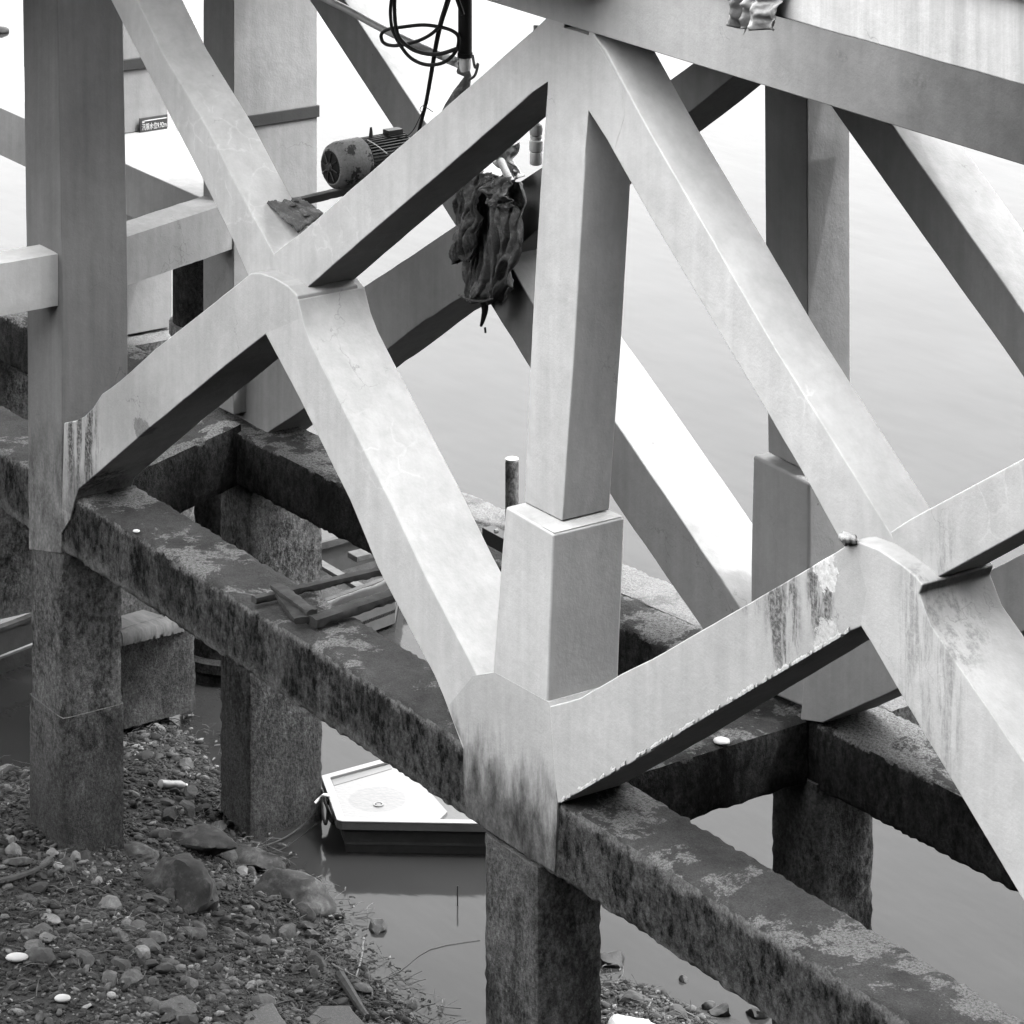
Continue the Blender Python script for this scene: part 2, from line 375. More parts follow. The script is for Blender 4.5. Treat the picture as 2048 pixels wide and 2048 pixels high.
# sloping ledge on the column base
a = [(-0.649,0.000,2.019), (0.000,0.000,1.997)]; b = [(-0.507,0.080,2.072), (-0.016,0.080,2.063)]
bm = bmesh.new(); zt = 2.022
r0 = [bm.verts.new(q) for q in ((-.645, .004, 2.0), (-.003, .004, 2.0), (-.003, .656, 2.0), (-.645, .656, 2.0))]
r1 = [bm.verts.new(q) for q in ((-.60, .15, zt), (-.125, .15, zt), (-.125, .605, zt), (-.60, .605, zt))]
bm.faces.new(r0[::-1]); bm.faces.new(r1)
for i in range(4): bm.faces.new((r0[i], r0[(i+1) % 4], r1[(i+1) % 4], r1[i]))
soften(frombm('ledge', bm, m_paint, fr), .012)
# lower left strut, its foot widening into the column
prism('strut', [(-8.242,-0.459),(-8.178,0.622),(-7.938,0.706),(-7.751,0.799),(-7.567,0.932),(-7.394,1.104),(-7.073,1.295),(-6.806,1.470),(-6.360,1.779),(-5.498,2.316),(-4.693,2.824),(-4.606,2.879),(-4.432,2.924),(-4.192,2.938),(-3.964,2.920),(-3.805,2.878),(-3.772,2.683),(-4.337,2.420),(-5.002,1.997),(-5.682,1.547),(-6.437,1.053),(-7.424,0.379),(-7.875,0.073),(-7.938,-0.029),(-8.042,-0.258)], -.0006, .60, m_strut, fr)
prism('strut', [(-4.567,2.866),(-4.197,2.936),(-3.969,2.923),(-3.793,2.846),(-3.694,2.660),(-3.578,2.529),(-3.333,2.337),(-2.949,2.042),(-2.311,1.560),(-1.814,1.147),(-1.082,0.617),(-0.829,0.395),(-0.725,-0.108),(-1.005,-0.208),(-1.246,-0.059),(-1.528,0.257),(-1.667,0.388),(-2.518,0.980),(-2.957,1.406),(-3.760,2.012),(-4.343,2.418)], .0, .66, m_paint, fr)
prism('strut', [(-7.630,4.803),(-7.098,4.891),(-6.999,4.816),(-6.493,4.405),(-5.639,3.884),(-5.070,3.459),(-4.483,3.055),(-4.100,2.772),(-4.372,2.681),(-4.893,2.730),(-5.311,3.103)], .16, .45, m_paint, fr)
prism('strut', [(-4.483,3.055),(-4.033,3.329),(-2.437,4.396),(-1.681,4.897),(-0.965,5.378),(-0.475,5.705),(-0.279,5.846),(-0.079,5.881),(-0.145,5.445),(-0.306,5.343),(-0.965,4.892),(-1.681,4.404),(-2.816,3.640),(-4.066,2.789),(-4.372,2.724)], .1605, .48, m_paint, fr)
prism('gusset', [(-0.686,5.553),(-0.460,5.704),(-0.278,5.771),(0.054,5.776),(0.276,5.774),(0.379,5.710),(0.635,5.494),(0.698,5.270),(0.559,4.983),(0.231,5.215),(0.172,4.791),(-0.332,4.685),(-0.305,5.328),(-0.535,5.196)], .1595, .42, m_paint, fr, 0, 0)
prism('strut', [(0.223,5.941),(0.269,5.859),(0.314,5.777),(0.437,5.709),(1.003,5.205),(1.615,4.705),(1.961,4.421),(2.491,3.989),(3.061,3.568),(3.635,3.141),(3.814,2.998),(4.066,2.860),(3.829,2.837),(3.593,2.898),(3.269,2.800),(2.850,3.164),(2.412,3.509),(1.961,3.855),(1.009,4.586),(0.223,5.236)], .161, .42, m_paint, fr)
prism('strut', [(-0.055,0.685),(0.156,0.787),(0.351,0.886),(0.608,1.058),(0.861,1.230),(1.232,1.458),(1.831,1.859),(2.390,2.230),(3.036,2.667),(3.425,2.933),(3.556,2.953),(3.675,2.723),(3.608,2.456),(3.493,2.389),(2.960,2.017),(2.407,1.624),(1.831,1.218),(1.226,0.783),(0.286,0.142),(0.051,-0.015),(-0.016,0.296)], -.0006, .57, m_drip, fr)
prism('strut', [(3.421,2.938),(3.489,2.986),(3.568,3.012),(3.784,3.024),(4.018,2.993),(4.153,2.962),(4.228,2.927),(4.193,2.857),(4.307,2.692),(4.738,2.414),(5.193,2.121),(5.570,1.873),(5.570,0.992),(5.193,1.239),(4.805,1.535),(4.018,2.134),(3.723,2.369),(3.604,2.454),(3.489,2.665)], .0, .62, m_paint, fr)
prism('strut', [(3.712,3.087),(3.916,3.233),(4.181,3.403),(4.606,3.677),(5.017,3.941),(5.398,4.188),(5.398,3.738),(5.017,3.481),(4.558,3.173),(4.066,2.844),(3.814,2.898)], .16, .42, m_paint, fr)
prism('joint', [(-1.105,0.567),(-0.795,0.697),(-0.067,0.715),(-0.041,0.672),(-0.001,0.377),(0.052,-0.014),(0.019,-0.537),(-0.308,-0.551),(-0.719,-0.555),(-1.197,-0.557),(-1.233,-0.366),(-1.240,-0.021),(-1.391,0.127),(-1.442,0.228)], -.0012, .6, m_joint, fr, 0, .003)
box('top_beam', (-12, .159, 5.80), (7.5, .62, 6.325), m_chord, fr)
rough_bar('bottom_beam', (-17, .012, -.655), (7, .012, -.565), (0, .65, 0), (0, 0, .60), m_beam, fr, seed=1)
rough_bar('pile', (-.96, -.0, -5.2), (-.96, -.0, -.60), (.75, 0, 0), (0, .61, 0), m_pile, fr, seed=2, step=.06, amp=.012)
rough_bar('pile', (-8.94, .0, -5.2), (-8.94, .0, -2.2), (.735, 0, 0), (0, .665, 0), m_pile, fr, seed=3, step=.06, amp=.007, chip=.02)
rough_bar('pile', (-8.93, .01, -2.2), (-8.93, .01, -.62), (.71, 0, 0), (0, .645, 0), m_pile, fr, seed=4, step=.06, amp=.012)
# flaking white edge under the right hand strut
rn = random.Random(5); e0 = Vector((0.073,0.000,-0.000)); e1 = Vector((3.489,0.000,2.391))
bm = bmesh.new(); k = 520; prev = None
for i in range(k+1):
    p = e0.lerp(e1, i/k); u = i*.052
    q = max(0, .012+.030*noise.fractal(Vector((u*1.6, 0, 2)), .7, 2, 5)+.012*noise.noise(Vector((u*11, 3, 2))))*(1 if i < 300 else 1.2)
    gap = noise.noise(Vector((u*.9, 7, 1))) < -.28
    if gap or q < .004: prev = None; continue
    lo_ = -.006+.008*noise.noise(Vector((u*9, 5, 0)))
    row = [bm.verts.new((p.x, y, p.z+h)) for y, h in ((-.002, .010+q), (-.010+.005*noise.noise(Vector((u*13, 1, 1))), q*.6+.004), (-.012, lo_), (.03, lo_))]
    if prev:
        for j in range(3): bm.faces.new((prev[j], row[j], row[j+1], prev[j+1]))
    prev = row
m_flake = patchy('flaking_render', .42, .2, .56, 14, .9, .8, .08)
tag(frombm('flaking_edge', bm, m_flake, fr), kind='stuff')
# lump of dry mortar on the right node
def lump(name, c, r, m, parent=None, seed=0, sub=3, amp=.25, rz=0, flat=0, fac=0):
    bm = bmesh.new(); bmesh.ops.create_icosphere(bm, subdivisions=sub, radius=1)
    sv = Vector((seed*5.1, seed*2.3, seed)); ca, sa = math.cos(rz), math.sin(rz)
    if fac:   # facetted: cut the ball with random planes
        rr = random.Random(seed)
        cuts = [(Vector((rr.gauss(0, 1), rr.gauss(0, 1), rr.gauss(0, 1))).normalized(), rr.uniform(.5, .85)) for _ in range(fac)]
    for v in bm.verts:
        p = v.co.copy()
        if fac:
            for nn, dd in cuts:
                t = p.dot(nn)
                if t > dd: p -= nn*(t-dd)*.93
        p *= 1+amp*noise.fractal(v.co*1.3+sv, 1, 2, 3)
        x, y, z = p.x*r[0], p.y*r[1], p.z*r[2]
        v.co = Vector((c[0]+x*ca-y*sa, c[1]+x*sa+y*ca, c[2]+z))
    o = frombm(name, bm, m, parent, True)
    if fac: o.data.set_sharp_from_angle(angle=R(32))
    return o
lump('mortar_lump', (3.498,-0.020,3.012), (.06, .05, .045), m_flake, fr, 3, 3, .6)
# ---------------------------------------------------------------- rear frame
rf = thing('concrete_truss', 'shaded concrete lattice frame over the water, seen behind the nearest frame', 'pier frame', (-.3, 2.8, -.6), 'concrete trusses of the pier')
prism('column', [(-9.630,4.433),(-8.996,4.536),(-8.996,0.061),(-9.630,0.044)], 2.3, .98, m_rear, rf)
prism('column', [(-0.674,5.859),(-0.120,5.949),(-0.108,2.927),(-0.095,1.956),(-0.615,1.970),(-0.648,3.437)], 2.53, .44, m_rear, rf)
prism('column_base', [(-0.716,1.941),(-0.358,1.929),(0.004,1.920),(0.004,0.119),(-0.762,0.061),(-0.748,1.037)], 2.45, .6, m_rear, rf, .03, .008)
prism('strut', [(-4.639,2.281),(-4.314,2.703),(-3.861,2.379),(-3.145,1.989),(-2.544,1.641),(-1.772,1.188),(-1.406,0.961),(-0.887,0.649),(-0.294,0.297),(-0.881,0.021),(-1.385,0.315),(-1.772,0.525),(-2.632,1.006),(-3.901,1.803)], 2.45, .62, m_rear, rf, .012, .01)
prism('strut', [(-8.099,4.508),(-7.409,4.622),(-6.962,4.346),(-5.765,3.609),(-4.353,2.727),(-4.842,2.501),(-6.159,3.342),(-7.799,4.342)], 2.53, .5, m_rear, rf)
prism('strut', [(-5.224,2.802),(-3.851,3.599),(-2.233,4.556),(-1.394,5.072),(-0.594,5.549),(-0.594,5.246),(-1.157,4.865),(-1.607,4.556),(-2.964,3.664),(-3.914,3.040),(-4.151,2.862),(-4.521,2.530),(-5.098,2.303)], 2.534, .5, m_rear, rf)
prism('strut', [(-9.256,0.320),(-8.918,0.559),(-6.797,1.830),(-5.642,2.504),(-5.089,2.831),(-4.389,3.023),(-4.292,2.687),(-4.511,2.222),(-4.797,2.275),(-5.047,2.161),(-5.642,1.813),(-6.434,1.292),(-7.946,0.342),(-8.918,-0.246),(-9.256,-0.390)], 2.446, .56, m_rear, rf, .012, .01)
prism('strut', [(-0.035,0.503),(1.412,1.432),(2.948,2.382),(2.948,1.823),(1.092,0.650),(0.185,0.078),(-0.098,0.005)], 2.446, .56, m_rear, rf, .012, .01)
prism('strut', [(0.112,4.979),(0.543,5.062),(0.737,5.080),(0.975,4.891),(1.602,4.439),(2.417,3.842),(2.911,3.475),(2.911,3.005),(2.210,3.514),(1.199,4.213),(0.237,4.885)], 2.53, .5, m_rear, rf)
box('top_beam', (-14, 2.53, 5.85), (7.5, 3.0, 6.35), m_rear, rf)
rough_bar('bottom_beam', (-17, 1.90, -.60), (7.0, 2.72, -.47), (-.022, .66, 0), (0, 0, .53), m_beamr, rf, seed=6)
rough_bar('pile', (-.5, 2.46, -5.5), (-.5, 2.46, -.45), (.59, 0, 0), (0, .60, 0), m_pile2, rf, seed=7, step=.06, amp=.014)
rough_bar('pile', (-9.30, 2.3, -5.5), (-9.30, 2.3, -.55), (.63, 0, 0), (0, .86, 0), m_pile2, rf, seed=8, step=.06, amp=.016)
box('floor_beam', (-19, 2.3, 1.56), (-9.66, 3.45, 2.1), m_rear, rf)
box('collar_band', (-9.66, 2.285, 2.93), (-8.975, 3.295, 3.05), m_band, rf, .006)
# ---------------------------------------------------------------- ties running from the front frame to the rear one
def tie(name, label, a, b, wd, h, m, rough=False, seed=0):
    t = thing('cross_beam', label, 'beam', ((a[0]+b[0])/2, (a[1]+b[1])/2, a[2]-h), 'cross beams between the frames')
    a, b = Vector(a), Vector(b); d = (b-a).normalized(); side = Vector((-d.y, d.x, 0))*wd
    rough_bar(name, a-Vector((0, 0, h)), b-Vector((0, 0, h)), side, (0, 0, h), m, t, seed=seed, step=.07, amp=.012 if rough else .003, chip=.05 if rough else .015, rnd=.012 if rough else .004)
    return t
tie('beam_body', 'pale concrete cross beam at mid height behind the tall left column', (-8.42, .70, 2.20), (-9.02, 2.32, 2.20), .40, .48, m_rear, seed=11)
tie('beam_body', 'pale concrete cross beam jutting towards the camera at the left edge', (-8.3, -7, 2.20), (-8.3, .0, 2.20), .40, .50, m_paint, seed=12)
tie('beam_body', 'dark mossy cross beam at water level in the shade of the left strut', (-8.15, .66, .0), (-8.75, 2.25, .05), .62, .62, m_beamr, True, 13)
tie('beam_body', 'dark mossy cross beam beneath the right hand strut with one white splash', (-.02, .66, .0), (-.02, 2.46, .02), .6, .5, m_beamr, True, 14)
tie('beam_body', 'cross beam at the far left between the two mossy bottom beams', (-14.3, .66, .0), (-14.6, 2.1, .05), .62, .5, m_beamr, True, 15)
# ---------------------------------------------------------------- decks, then unseen blocks added against sky light
t = thing('deck_slab', 'bright rendered concrete deck edge overhanging the top beam at upper right', 'deck slab', (5, 1.4, 6.5))
prism('slab_edge', [(4.82, 6.963), (11, 6.963), (11, 7.443), (4.82, 7.443)], -1.8, 1.8, m_deck, t, .015)
box('slab', (3.08, .16, 6.36), (9, 3.35, 6.9), m_rear, t)
box('coping', (4.77, -1.87, 7.448), (11, .3, 7.563), m_rear, t)
t = thing('deck_slab', 'concrete deck over the frames left of the bright deck edge, with an added unseen front overhang', 'deck slab', (-4, 1.8, 6.4))
box('slab', (-7.15, -.9, 6.36), (.6, 3.2, 6.55), m_rear, t)  # front overhang is unseen, added to keep overhead sky off the struts
box('slab', (.604, .12, 6.36), (3.04, 3.2, 6.55), m_rear, t)
box('slab', (-14, .58, 6.36), (-7.154, 3.2, 6.55), m_rear, t)
t = thing('deck_slab', 'concrete deck above the tall left column reaching towards the camera', 'deck slab', (-9.5, -2, 6.4))
box('slab', (-14, -7, 6.56), (-7.2, .56, 6.75), m_rear, t)
o = box('added_bank', (-300, -300, -6), (14, -24, 5.0), m_block, None, 0); tag(o, kind='structure')  # unseen bank, added to cut low sky light on the frames
t = thing('quay_sky_block', 'unseen block added to cut low sky light, on the added bank behind the viewer', 'light blocker', (-60, -40, 5))
box('block_body', (-160, -60, 5.004), (12, -27, 13), m_block, t, 0)  # unseen row, added to block low sky in front of the pier
t = thing('sky_block_platform', 'unseen concrete platform off the right edge, added to block sky light', 'added platform', (14, 8, 5.2))
box('slab', (9.002, -.30, 6.3), (24.4, 26, 7.1), m_rear, t)  # unseen platform, added to darken the right-facing sides
for i, (px_, py_) in enumerate([(10, 1), (10, 8), (10, 15), (10, 22), (18, 3), (18, 12), (18, 21), (23, 3), (23, 12), (23, 21)]):
    box('added_pillar', (px_, py_, -5.4), (px_+.9, py_+.9, 6.295), m_rear, t)
t = thing('tall_sky_block', 'tall unseen block behind the viewer, added to darken the right-facing sides', 'light blocker', (34, -8, -5))
box('block_body', (24.5, -110, -6), (44, 26, 30), m_block, t)  # unseen block, added to keep sky light off the right-facing sides
t = thing('upper_sky_block', 'unseen block off to the right, added to hold back sky light', 'added block', (16, 12, 7.1))
box('block_body', (11, .5, 7.105), (24.4, 25, 20), m_block, t)  # unseen block on the platform, added to block more sky
# ---------------------------------------------------------------- pier block with the water level sign
t = thing('concrete_pier', 'pale concrete pier on a wide ledge behind the left column, carrying a dark sign', 'pier', (-12.9, 3.1, 2.1))
prism('shaft', [(-13.4, 2.1), (-12.5, 2.1), (-12.5, 6.3), (-13.4, 6.3)], 2.75, .69, m_rear, t)
prism('shaft', [(-13.4, -.12), (-12.5, -.12), (-12.5, 1.55), (-13.4, 1.55)], 2.75, .74, m_rear, t)
box('collar_band', (-13.42, 2.72, 2.80), (-12.47, 3.46, 2.92), m_band, t, .006)
rough_bar('footing', (-13.6, 2.1, -.65), (-12.2, 2.1, -.65), (0, 1.65, 0), (0, 0, .5), m_rough, t, seed=21, step=.06, amp=.03)
m_sign = plain('sign_face', .045, .5, .4, .1)
SX = -12.45
sg = thing('water_level_sign', 'small dark sign with white Chinese lettering giving a flood water level', 'sign', (SX, 3.1, 2.2))
sy0 = (-12.450,3.063,2.258); sy1 = (-12.450,3.411,2.251); sb = (-12.450,3.063,2.098); sb1 = (-12.450,3.411,2.096)
box('plate', (SX-.02, sy0[1], sb[2]), (SX, sy1[1]-.005, sy0[2]), m_sign, sg, .003)
sw = sy1[1]-sy0[1]; sh_ = sy0[2]-sb[2]
box('rule', (SX+.002, sy0[1]+sw*.07, sb[2]+sh_*.76), (SX+.006, sy1[1]-sw*.05, sb[2]+sh_*.82), m_white, sg, 0)
box('mark', (SX+.002, sy0[1]+sw*.07, sb[2]+sh_*.66), (SX+.006, sy0[1]+sw*.15, sb[2]+sh_*.82), m_white, sg, 0)
cu = bpy.data.curves.new('lettering', 'FONT'); cu.body = '汛限水位9.92m'; cu.extrude = .002; cu.offset = .004
to = bpy.data.objects.new('tmp', cu); C.objects.link(to)
bpy.context.view_layer.update()
me = bpy.data.meshes.new_from_object(to.evaluated_get(bpy.context.evaluated_depsgraph_get()))
bpy.data.objects.remove(to)
co = np.array([v.co[:] for v in me.vertices])
if len(co):
    mn, mx = co.min(0), co.max(0); sc_x = sw*.88/(mx[0]-mn[0]); sc_z = sh_*.46/(mx[1]-mn[1])
    for v in me.vertices: v.co = Vector((SX+.004+v.co.z, sy0[1]+sw*.06+(v.co.x-mn[0])*sc_x, sb[2]+sh_*.14+(v.co.y-mn[1])*sc_z))
    me.materials.clear(); link('lettering', me, m_white, sg)
# broken outer piles
t = thing('broken_pile', 'stubby pale concrete pile with a jagged bottom behind the foot of the left pile', 'pile', (-11.6, 2.9, -4))
rough_bar('pile_body', (-12.2, 2.2, -3.95), (-12.2, 2.2, -.68), (.75, 0, 0), (0, 1.02, 0), m_pile2, t, seed=22, step=.06, amp=.03, chip=.09)
t = thing('broken_pile', 'rough stone-like pile stump at the left edge beyond the left column', 'pile', (-14.3, 2.5, -3))
rough_bar('pile_body', (-14.75, 2.1, -3.6), (-14.75, 2.1, -.62), (.62, 0, 0), (0, .7, 0), m_rough, t, seed=23, step=.06, amp=.04, chip=.12)
t = thing('round_pile', 'black round pile between the square piles', 'pile', (-12.6, 3.9, -5))
m_dkconc = moss('dark_concrete', .006, .03, .06, .1, .6)  # one dark mottled tone, used on both round piles and the sampan floor
lathe('pile_body', [(0, .62), (1.2, .62), (1.25, .66), (1.35, .66), (1.4, .62), (4.6, .62)], (-12.6, 4.35, -5.2), (0, 0, 1), m_dkconc, t, 40)
t = thing('round_pile', 'dark round pier with a pale foot under the mid-height cross beam', 'pile', (-12, 3, 0))
lathe('pile_body', [(0, .36), (1.6, .36)], (-11.381,3.300,0.264), (0, 0, 1), m_dkconc, t, 32)
lathe('foot_ring', [(-.12, .40), (0, .40)], (-11.381,3.300,0.264), (0, 0, 1), m_rough, t, 32)
# stub bollard and stone slab seen between the struts
t = thing('stub_post', 'short speckled concrete post standing on the rear beam beside the column base', 'post', (-4.891,2.913,0.000))
lathe('post_body', [(0, .062), (.62, .062), (.635, .056)], (-4.891,2.913,0.000), (0, 0, 1), m_rough, t, 28)
lathe('post_cap', [(.6355, .058), (.655, .062), (.66, .05)], (-4.891,2.913,0.000), (0, 0, 1), m_flake, t, 28)
t = thing('stone_slab', 'granular pale slab lying behind the rear beam at the right of the column base', 'slab', (-3.310,3.268,0.000))
rough_bar('slab_body', (-3.6, 2.75, -.16), (.2, 3.12, -.16), (0, .52, 0), (0, 0, .18), m_rough, t, seed=25, step=.045, amp=.02, chip=.09)
t = thing('stone_slab', 'small granular ledge with a dark bolted bracket beside the stub post', 'slab', (-5.341,2.942,0.000))
rough_bar('slab_body', (-6.6, 2.62, -.14), (-4.6, 2.8, -.14), (0, .42, 0), (0, 0, .16), m_rough, t, seed=26, step=.045, amp=.02, chip=.06)
b0 = (-4.441,2.400,0.272); b1 = (-4.224,2.400,0.198)
box('bracket', (b0[0]-.02, 2.3, b1[2]-.06), (b1[0]+.1, 2.42, b0[2]), m_dark, t, .005)
lathe('bolt', [(0, .02), (.03, .018)], (-4.195,2.290,0.322), (0, -1, 0), m_grey, t, 12)
# ---------------------------------------------------------------- tarpaulin over the end of the deck edge
def sheet(name, nu, nv, fn, m, parent=None, th=.004):
    V = [fn(i/nu, j/nv) for j in range(nv+1) for i in range(nu+1)]
    F = [(j*(nu+1)+i, j*(nu+1)+i+1, (j+1)*(nu+1)+i+1, (j+1)*(nu+1)+i) for j in range(nv) for i in range(nu)]
    o = frompy(name, V, F, m, parent, True)
    if th:
        so = o.modifiers.new('s', 'SOLIDIFY'); so.thickness = th; so.offset = 0
    return o
def bil(q, u, v):
    a, b, c, d = [Vector(k) for k in q]   # top-left, top-right, bottom-right, bottom-left
    return a.lerp(b, u).lerp(d.lerp(c, u), v)
t = thing('plastic_wrap', 'crumpled translucent plastic film taped round the end of the bright deck edge', 'tarpaulin', (4.639,-1.700,6.875))
qa = [(4.363,-1.700,7.137), (4.589,-1.700,7.173), (4.499,-1.700,6.758), (4.403,-1.700,6.834)]
sheet('flap', 14, 24, lambda u, v: bil(qa, u, v)+Vector((0, .05*math.sin(u*6+v*3)+.03*noise.noise(Vector((u*5, v*7, 1))), 0)), m_bag, t)
qb = [(4.730,-1.840,7.211), (5.135,-1.840,7.277), (5.072,-1.840,6.906), (4.690,-1.840,6.845)]
sheet('wrap', 26, 30, lambda u, v: bil(qb, u, v)+Vector((0, .03*math.sin(u*11)*(.3+v)+.045*noise.fractal(Vector((u*4, v*5, 4)), 1, 2, 3)-(.02 if v > .55 else 0), 0)), m_bag, t)
# ---------------------------------------------------------------- motor on its arm
MB = Vector((-4.821,0.950,3.619))
t = thing('electric_motor', 'rusty electric motor with a flaking pale cowl and black cooling ribs, behind the upper brace', 'motor', MB)
ax = Vector((-.06, 1, .0)).normalized()
lathe('cowl', [(-.02, .10), (-.015, .155), (.02, .195), (.07, .212), (.30, .215), (.31, .205)], MB, ax, m_cowl, t, 48)
bd = lathe('housing', [(.312, .175), (.78, .175), (.80, .15), (.86, .13)], MB, ax, m_dark, t, 48)
bm = bmesh.new()
u_ = ax.orthogonal().normalized(); v_ = ax.cross(u_)
for k in range(44):
    a = 2*math.pi*k/44; r_ = u_*math.cos(a)+v_*math.sin(a); s_ = ax.cross(r_)*.005
    q = []
    for (tt, rr) in ((.315, .17), (.76, .17), (.76, .206), (.315, .206)):
        for sg_ in (-1, 1): q.append(bm.verts.new(MB+ax*tt+r_*rr+s_*sg_))
    for f in ((0, 2, 4, 6), (1, 7, 5, 3), (0, 1, 3, 2), (2, 3, 5, 4), (4, 5, 7, 6), (6, 7, 1, 0)): bm.faces.new([q[i] for i in f])
tag(frombm('cooling_ribs', bm, m_dark, t), kind='stuff')
lathe('grille', [(-.026, .05), (-.024, .12), (-.016, .145), (-.004, .15)], MB, ax, m_black, t, 32)
lathe('hub', [(-.05, .03), (-.028, .045)], MB, ax, m_dark, t, 16)
for k in range(8):
    a = 2*math.pi*k/8+.2; r_ = u_*math.cos(a)+v_*math.sin(a)
    tube('grille_bar', [MB-ax*.034+r_*.04, MB-ax*.03+r_*.13], .006, m_dark, t, 6, sub=1)
tube('lifting_eye', [MB+ax*.42+Vector((0, 0, .2)), MB+ax*.42+Vector((0, 0, .29))], [.022, .010], m_dark, t, 8, sub=1)
box('terminal_box', tuple(MB+ax*.62+Vector((-.05, -.04, .19))), tuple(MB+ax*.70+Vector((.05, .04, .24))), m_dark, t, .006)
for k in (0, 1):
    p = MB+ax*(.36+.34*k)
    box('foot', (p.x-.16, p.y-.04, p.z-.33), (p.x+.14, p.y+.04, p.z-.17), m_dark, t, .006)
t = thing('steel_arm', 'dark rusted steel arm carrying the motor out from the brace joint', 'bracket', (-4.944,0.900,3.308))
a0 = Vector((-5.522,0.620,3.107)); a1 = Vector((-4.927,1.200,3.357))
rough_bar('arm', a0, a1+Vector((0, .3, 0)), (.09, 0, 0), (0, 0, .07), m_dark, t, step=.03, amp=.006, chip=.02, rnd=.004)
t = thing('rotten_board', 'crumbling dark board lying in the crook of the X brace joint', 'board', (-4.741,0.500,3.301))
q = [(-4.918,0.350,3.377), (-5.038,0.750,3.319), (-4.641,0.750,3.273), (-4.390,0.350,3.241)]
sheet('board', 30, 22, lambda u, v: bil(q, u, v)+Vector((0, 0, .025*noise.fractal(Vector((u*5, v*5, 8)), 1, 2, 4))), m_cloth, t, .03)
for k in range(3):
    rn = random.Random(k+40); c = bil(q, rn.uniform(.2, .9), rn.uniform(.2, .9)); lump('crumb', c+Vector((0, 0, .03)), (.04, .03, .015), m_cloth, t, k, 2, .5)
# ---------------------------------------------------------------- wires, hoses and pipes
t = thing('thin_wire', 'thin loose wire running from the motor top up to the cable', 'wire', (-4.743,1.400,3.834))
tube('strand', [(-4.539,1.300,3.893), (-4.411,1.350,3.908), (-4.342,1.400,3.915), (-4.202,1.400,4.000), (-4.096,1.400,4.127), (-4.039,1.400,4.208), (-3.974,1.400,4.273)], .004, m_black, t, 6)
tube('strand', [(-3.814,0.700,4.096), (-3.652,0.700,4.078), (-3.491,0.700,4.043)], .004, m_grey, t, 6)
tube('strand', [(-4.031,1.400,4.192), (-4.080,1.400,4.208), (-4.031,1.400,4.253), (-3.869,1.400,4.232)], .0035, m_black, t, 6)
t = thing('power_cable', 'thin black cable dropping straight from the hose loops to the upper brace', 'cable', (-4.111,1.420,4.068))
tube('sheath', [(-3.589,1.420,5.379), (-3.684,1.420,5.190), (-3.772,1.420,5.024), (-3.852,1.420,4.814), (-3.933,1.420,4.539), (-4.014,1.420,4.284), (-4.128,1.420,4.013), (-4.177,1.420,3.837)], [.026, .014], m_black, t, 8)
t = thing('rubber_hose', 'coiled black rubber hose hanging in wide loops beside the black pipe', 'hose', (-3.920,1.350,4.941))
tube('loop', [(-4.329,1.350,5.352), (-4.470,1.350,5.108), (-4.478,1.350,4.908), (-4.395,1.350,4.791), (-4.205,1.350,4.672), (-4.001,1.350,4.639), (-3.791,1.350,4.661), (-3.576,1.350,4.735), (-3.418,1.350,4.858), (-3.387,1.350,4.971), (-3.481,1.350,5.010), (-3.679,1.350,5.009), (-3.960,1.350,4.977), (-4.287,1.350,4.902), (-4.560,1.380,4.833), (-4.718,1.400,4.759), (-4.692,1.400,4.692), (-4.558,1.400,4.685), (-4.294,1.380,4.744), (-3.960,1.350,4.855), (-3.743,1.350,4.972), (-3.600,1.330,5.107), (-3.521,1.330,5.314), (-3.474,1.330,5.493)], .016, m_black, t, 12)
tube('loop', [(-4.315,1.300,5.359), (-4.340,1.300,5.048), (-4.282,1.300,4.839), (-4.085,1.300,4.761), (-3.841,1.300,4.757), (-3.601,1.300,4.797), (-3.349,1.300,4.885)], .018, m_black, t, 12)
tube('loop', [(-3.483,1.300,5.452), (-3.349,1.300,5.338), (-3.247,1.300,5.193)], .02, m_black, t, 12)
t = thing('black_pipe', 'thick black upright pipe coming down at the top of the picture', 'pipe', (-3.438,1.450,4.842))
p = Vector((-3.438,1.450,4.799))
lathe('pipe_body', [(0, .060), (1.5, .060)], p, (0, 0, 1), m_black, t, 24)
lathe('lip', [(-.02, .066), (.02, .066)], p, (0, 0, 1), m_black, t, 24)
t = thing('pipe_elbow', 'white plastic elbow joining the black pipe to the grey one', 'pipe elbow', p)
lathe('socket', [(-.03, .052), (-.10, .052), (-.14, .045), (-.155, .02)], p, (0, 0, 1), m_white, t, 20)
g0 = Vector((-3.469,1.450,4.716)); g1 = Vector((-3.808,1.500,4.700)); g2 = Vector((-6.289,1.700,4.798))
tube('branch', [g0, g1], [.05, .044], m_white, t, 16, sub=1)
t = thing('grey_pipe', 'long sagging grey plastic pipe slanting in from the top left', 'pipe', g1)
tube('pipe_body', [g1, (-4.187,1.520,4.707), (-5.066,1.600,4.731), (-5.669,1.650,4.770), g2, (-7.586,1.800,4.867)], .034, m_grey, t, 14)
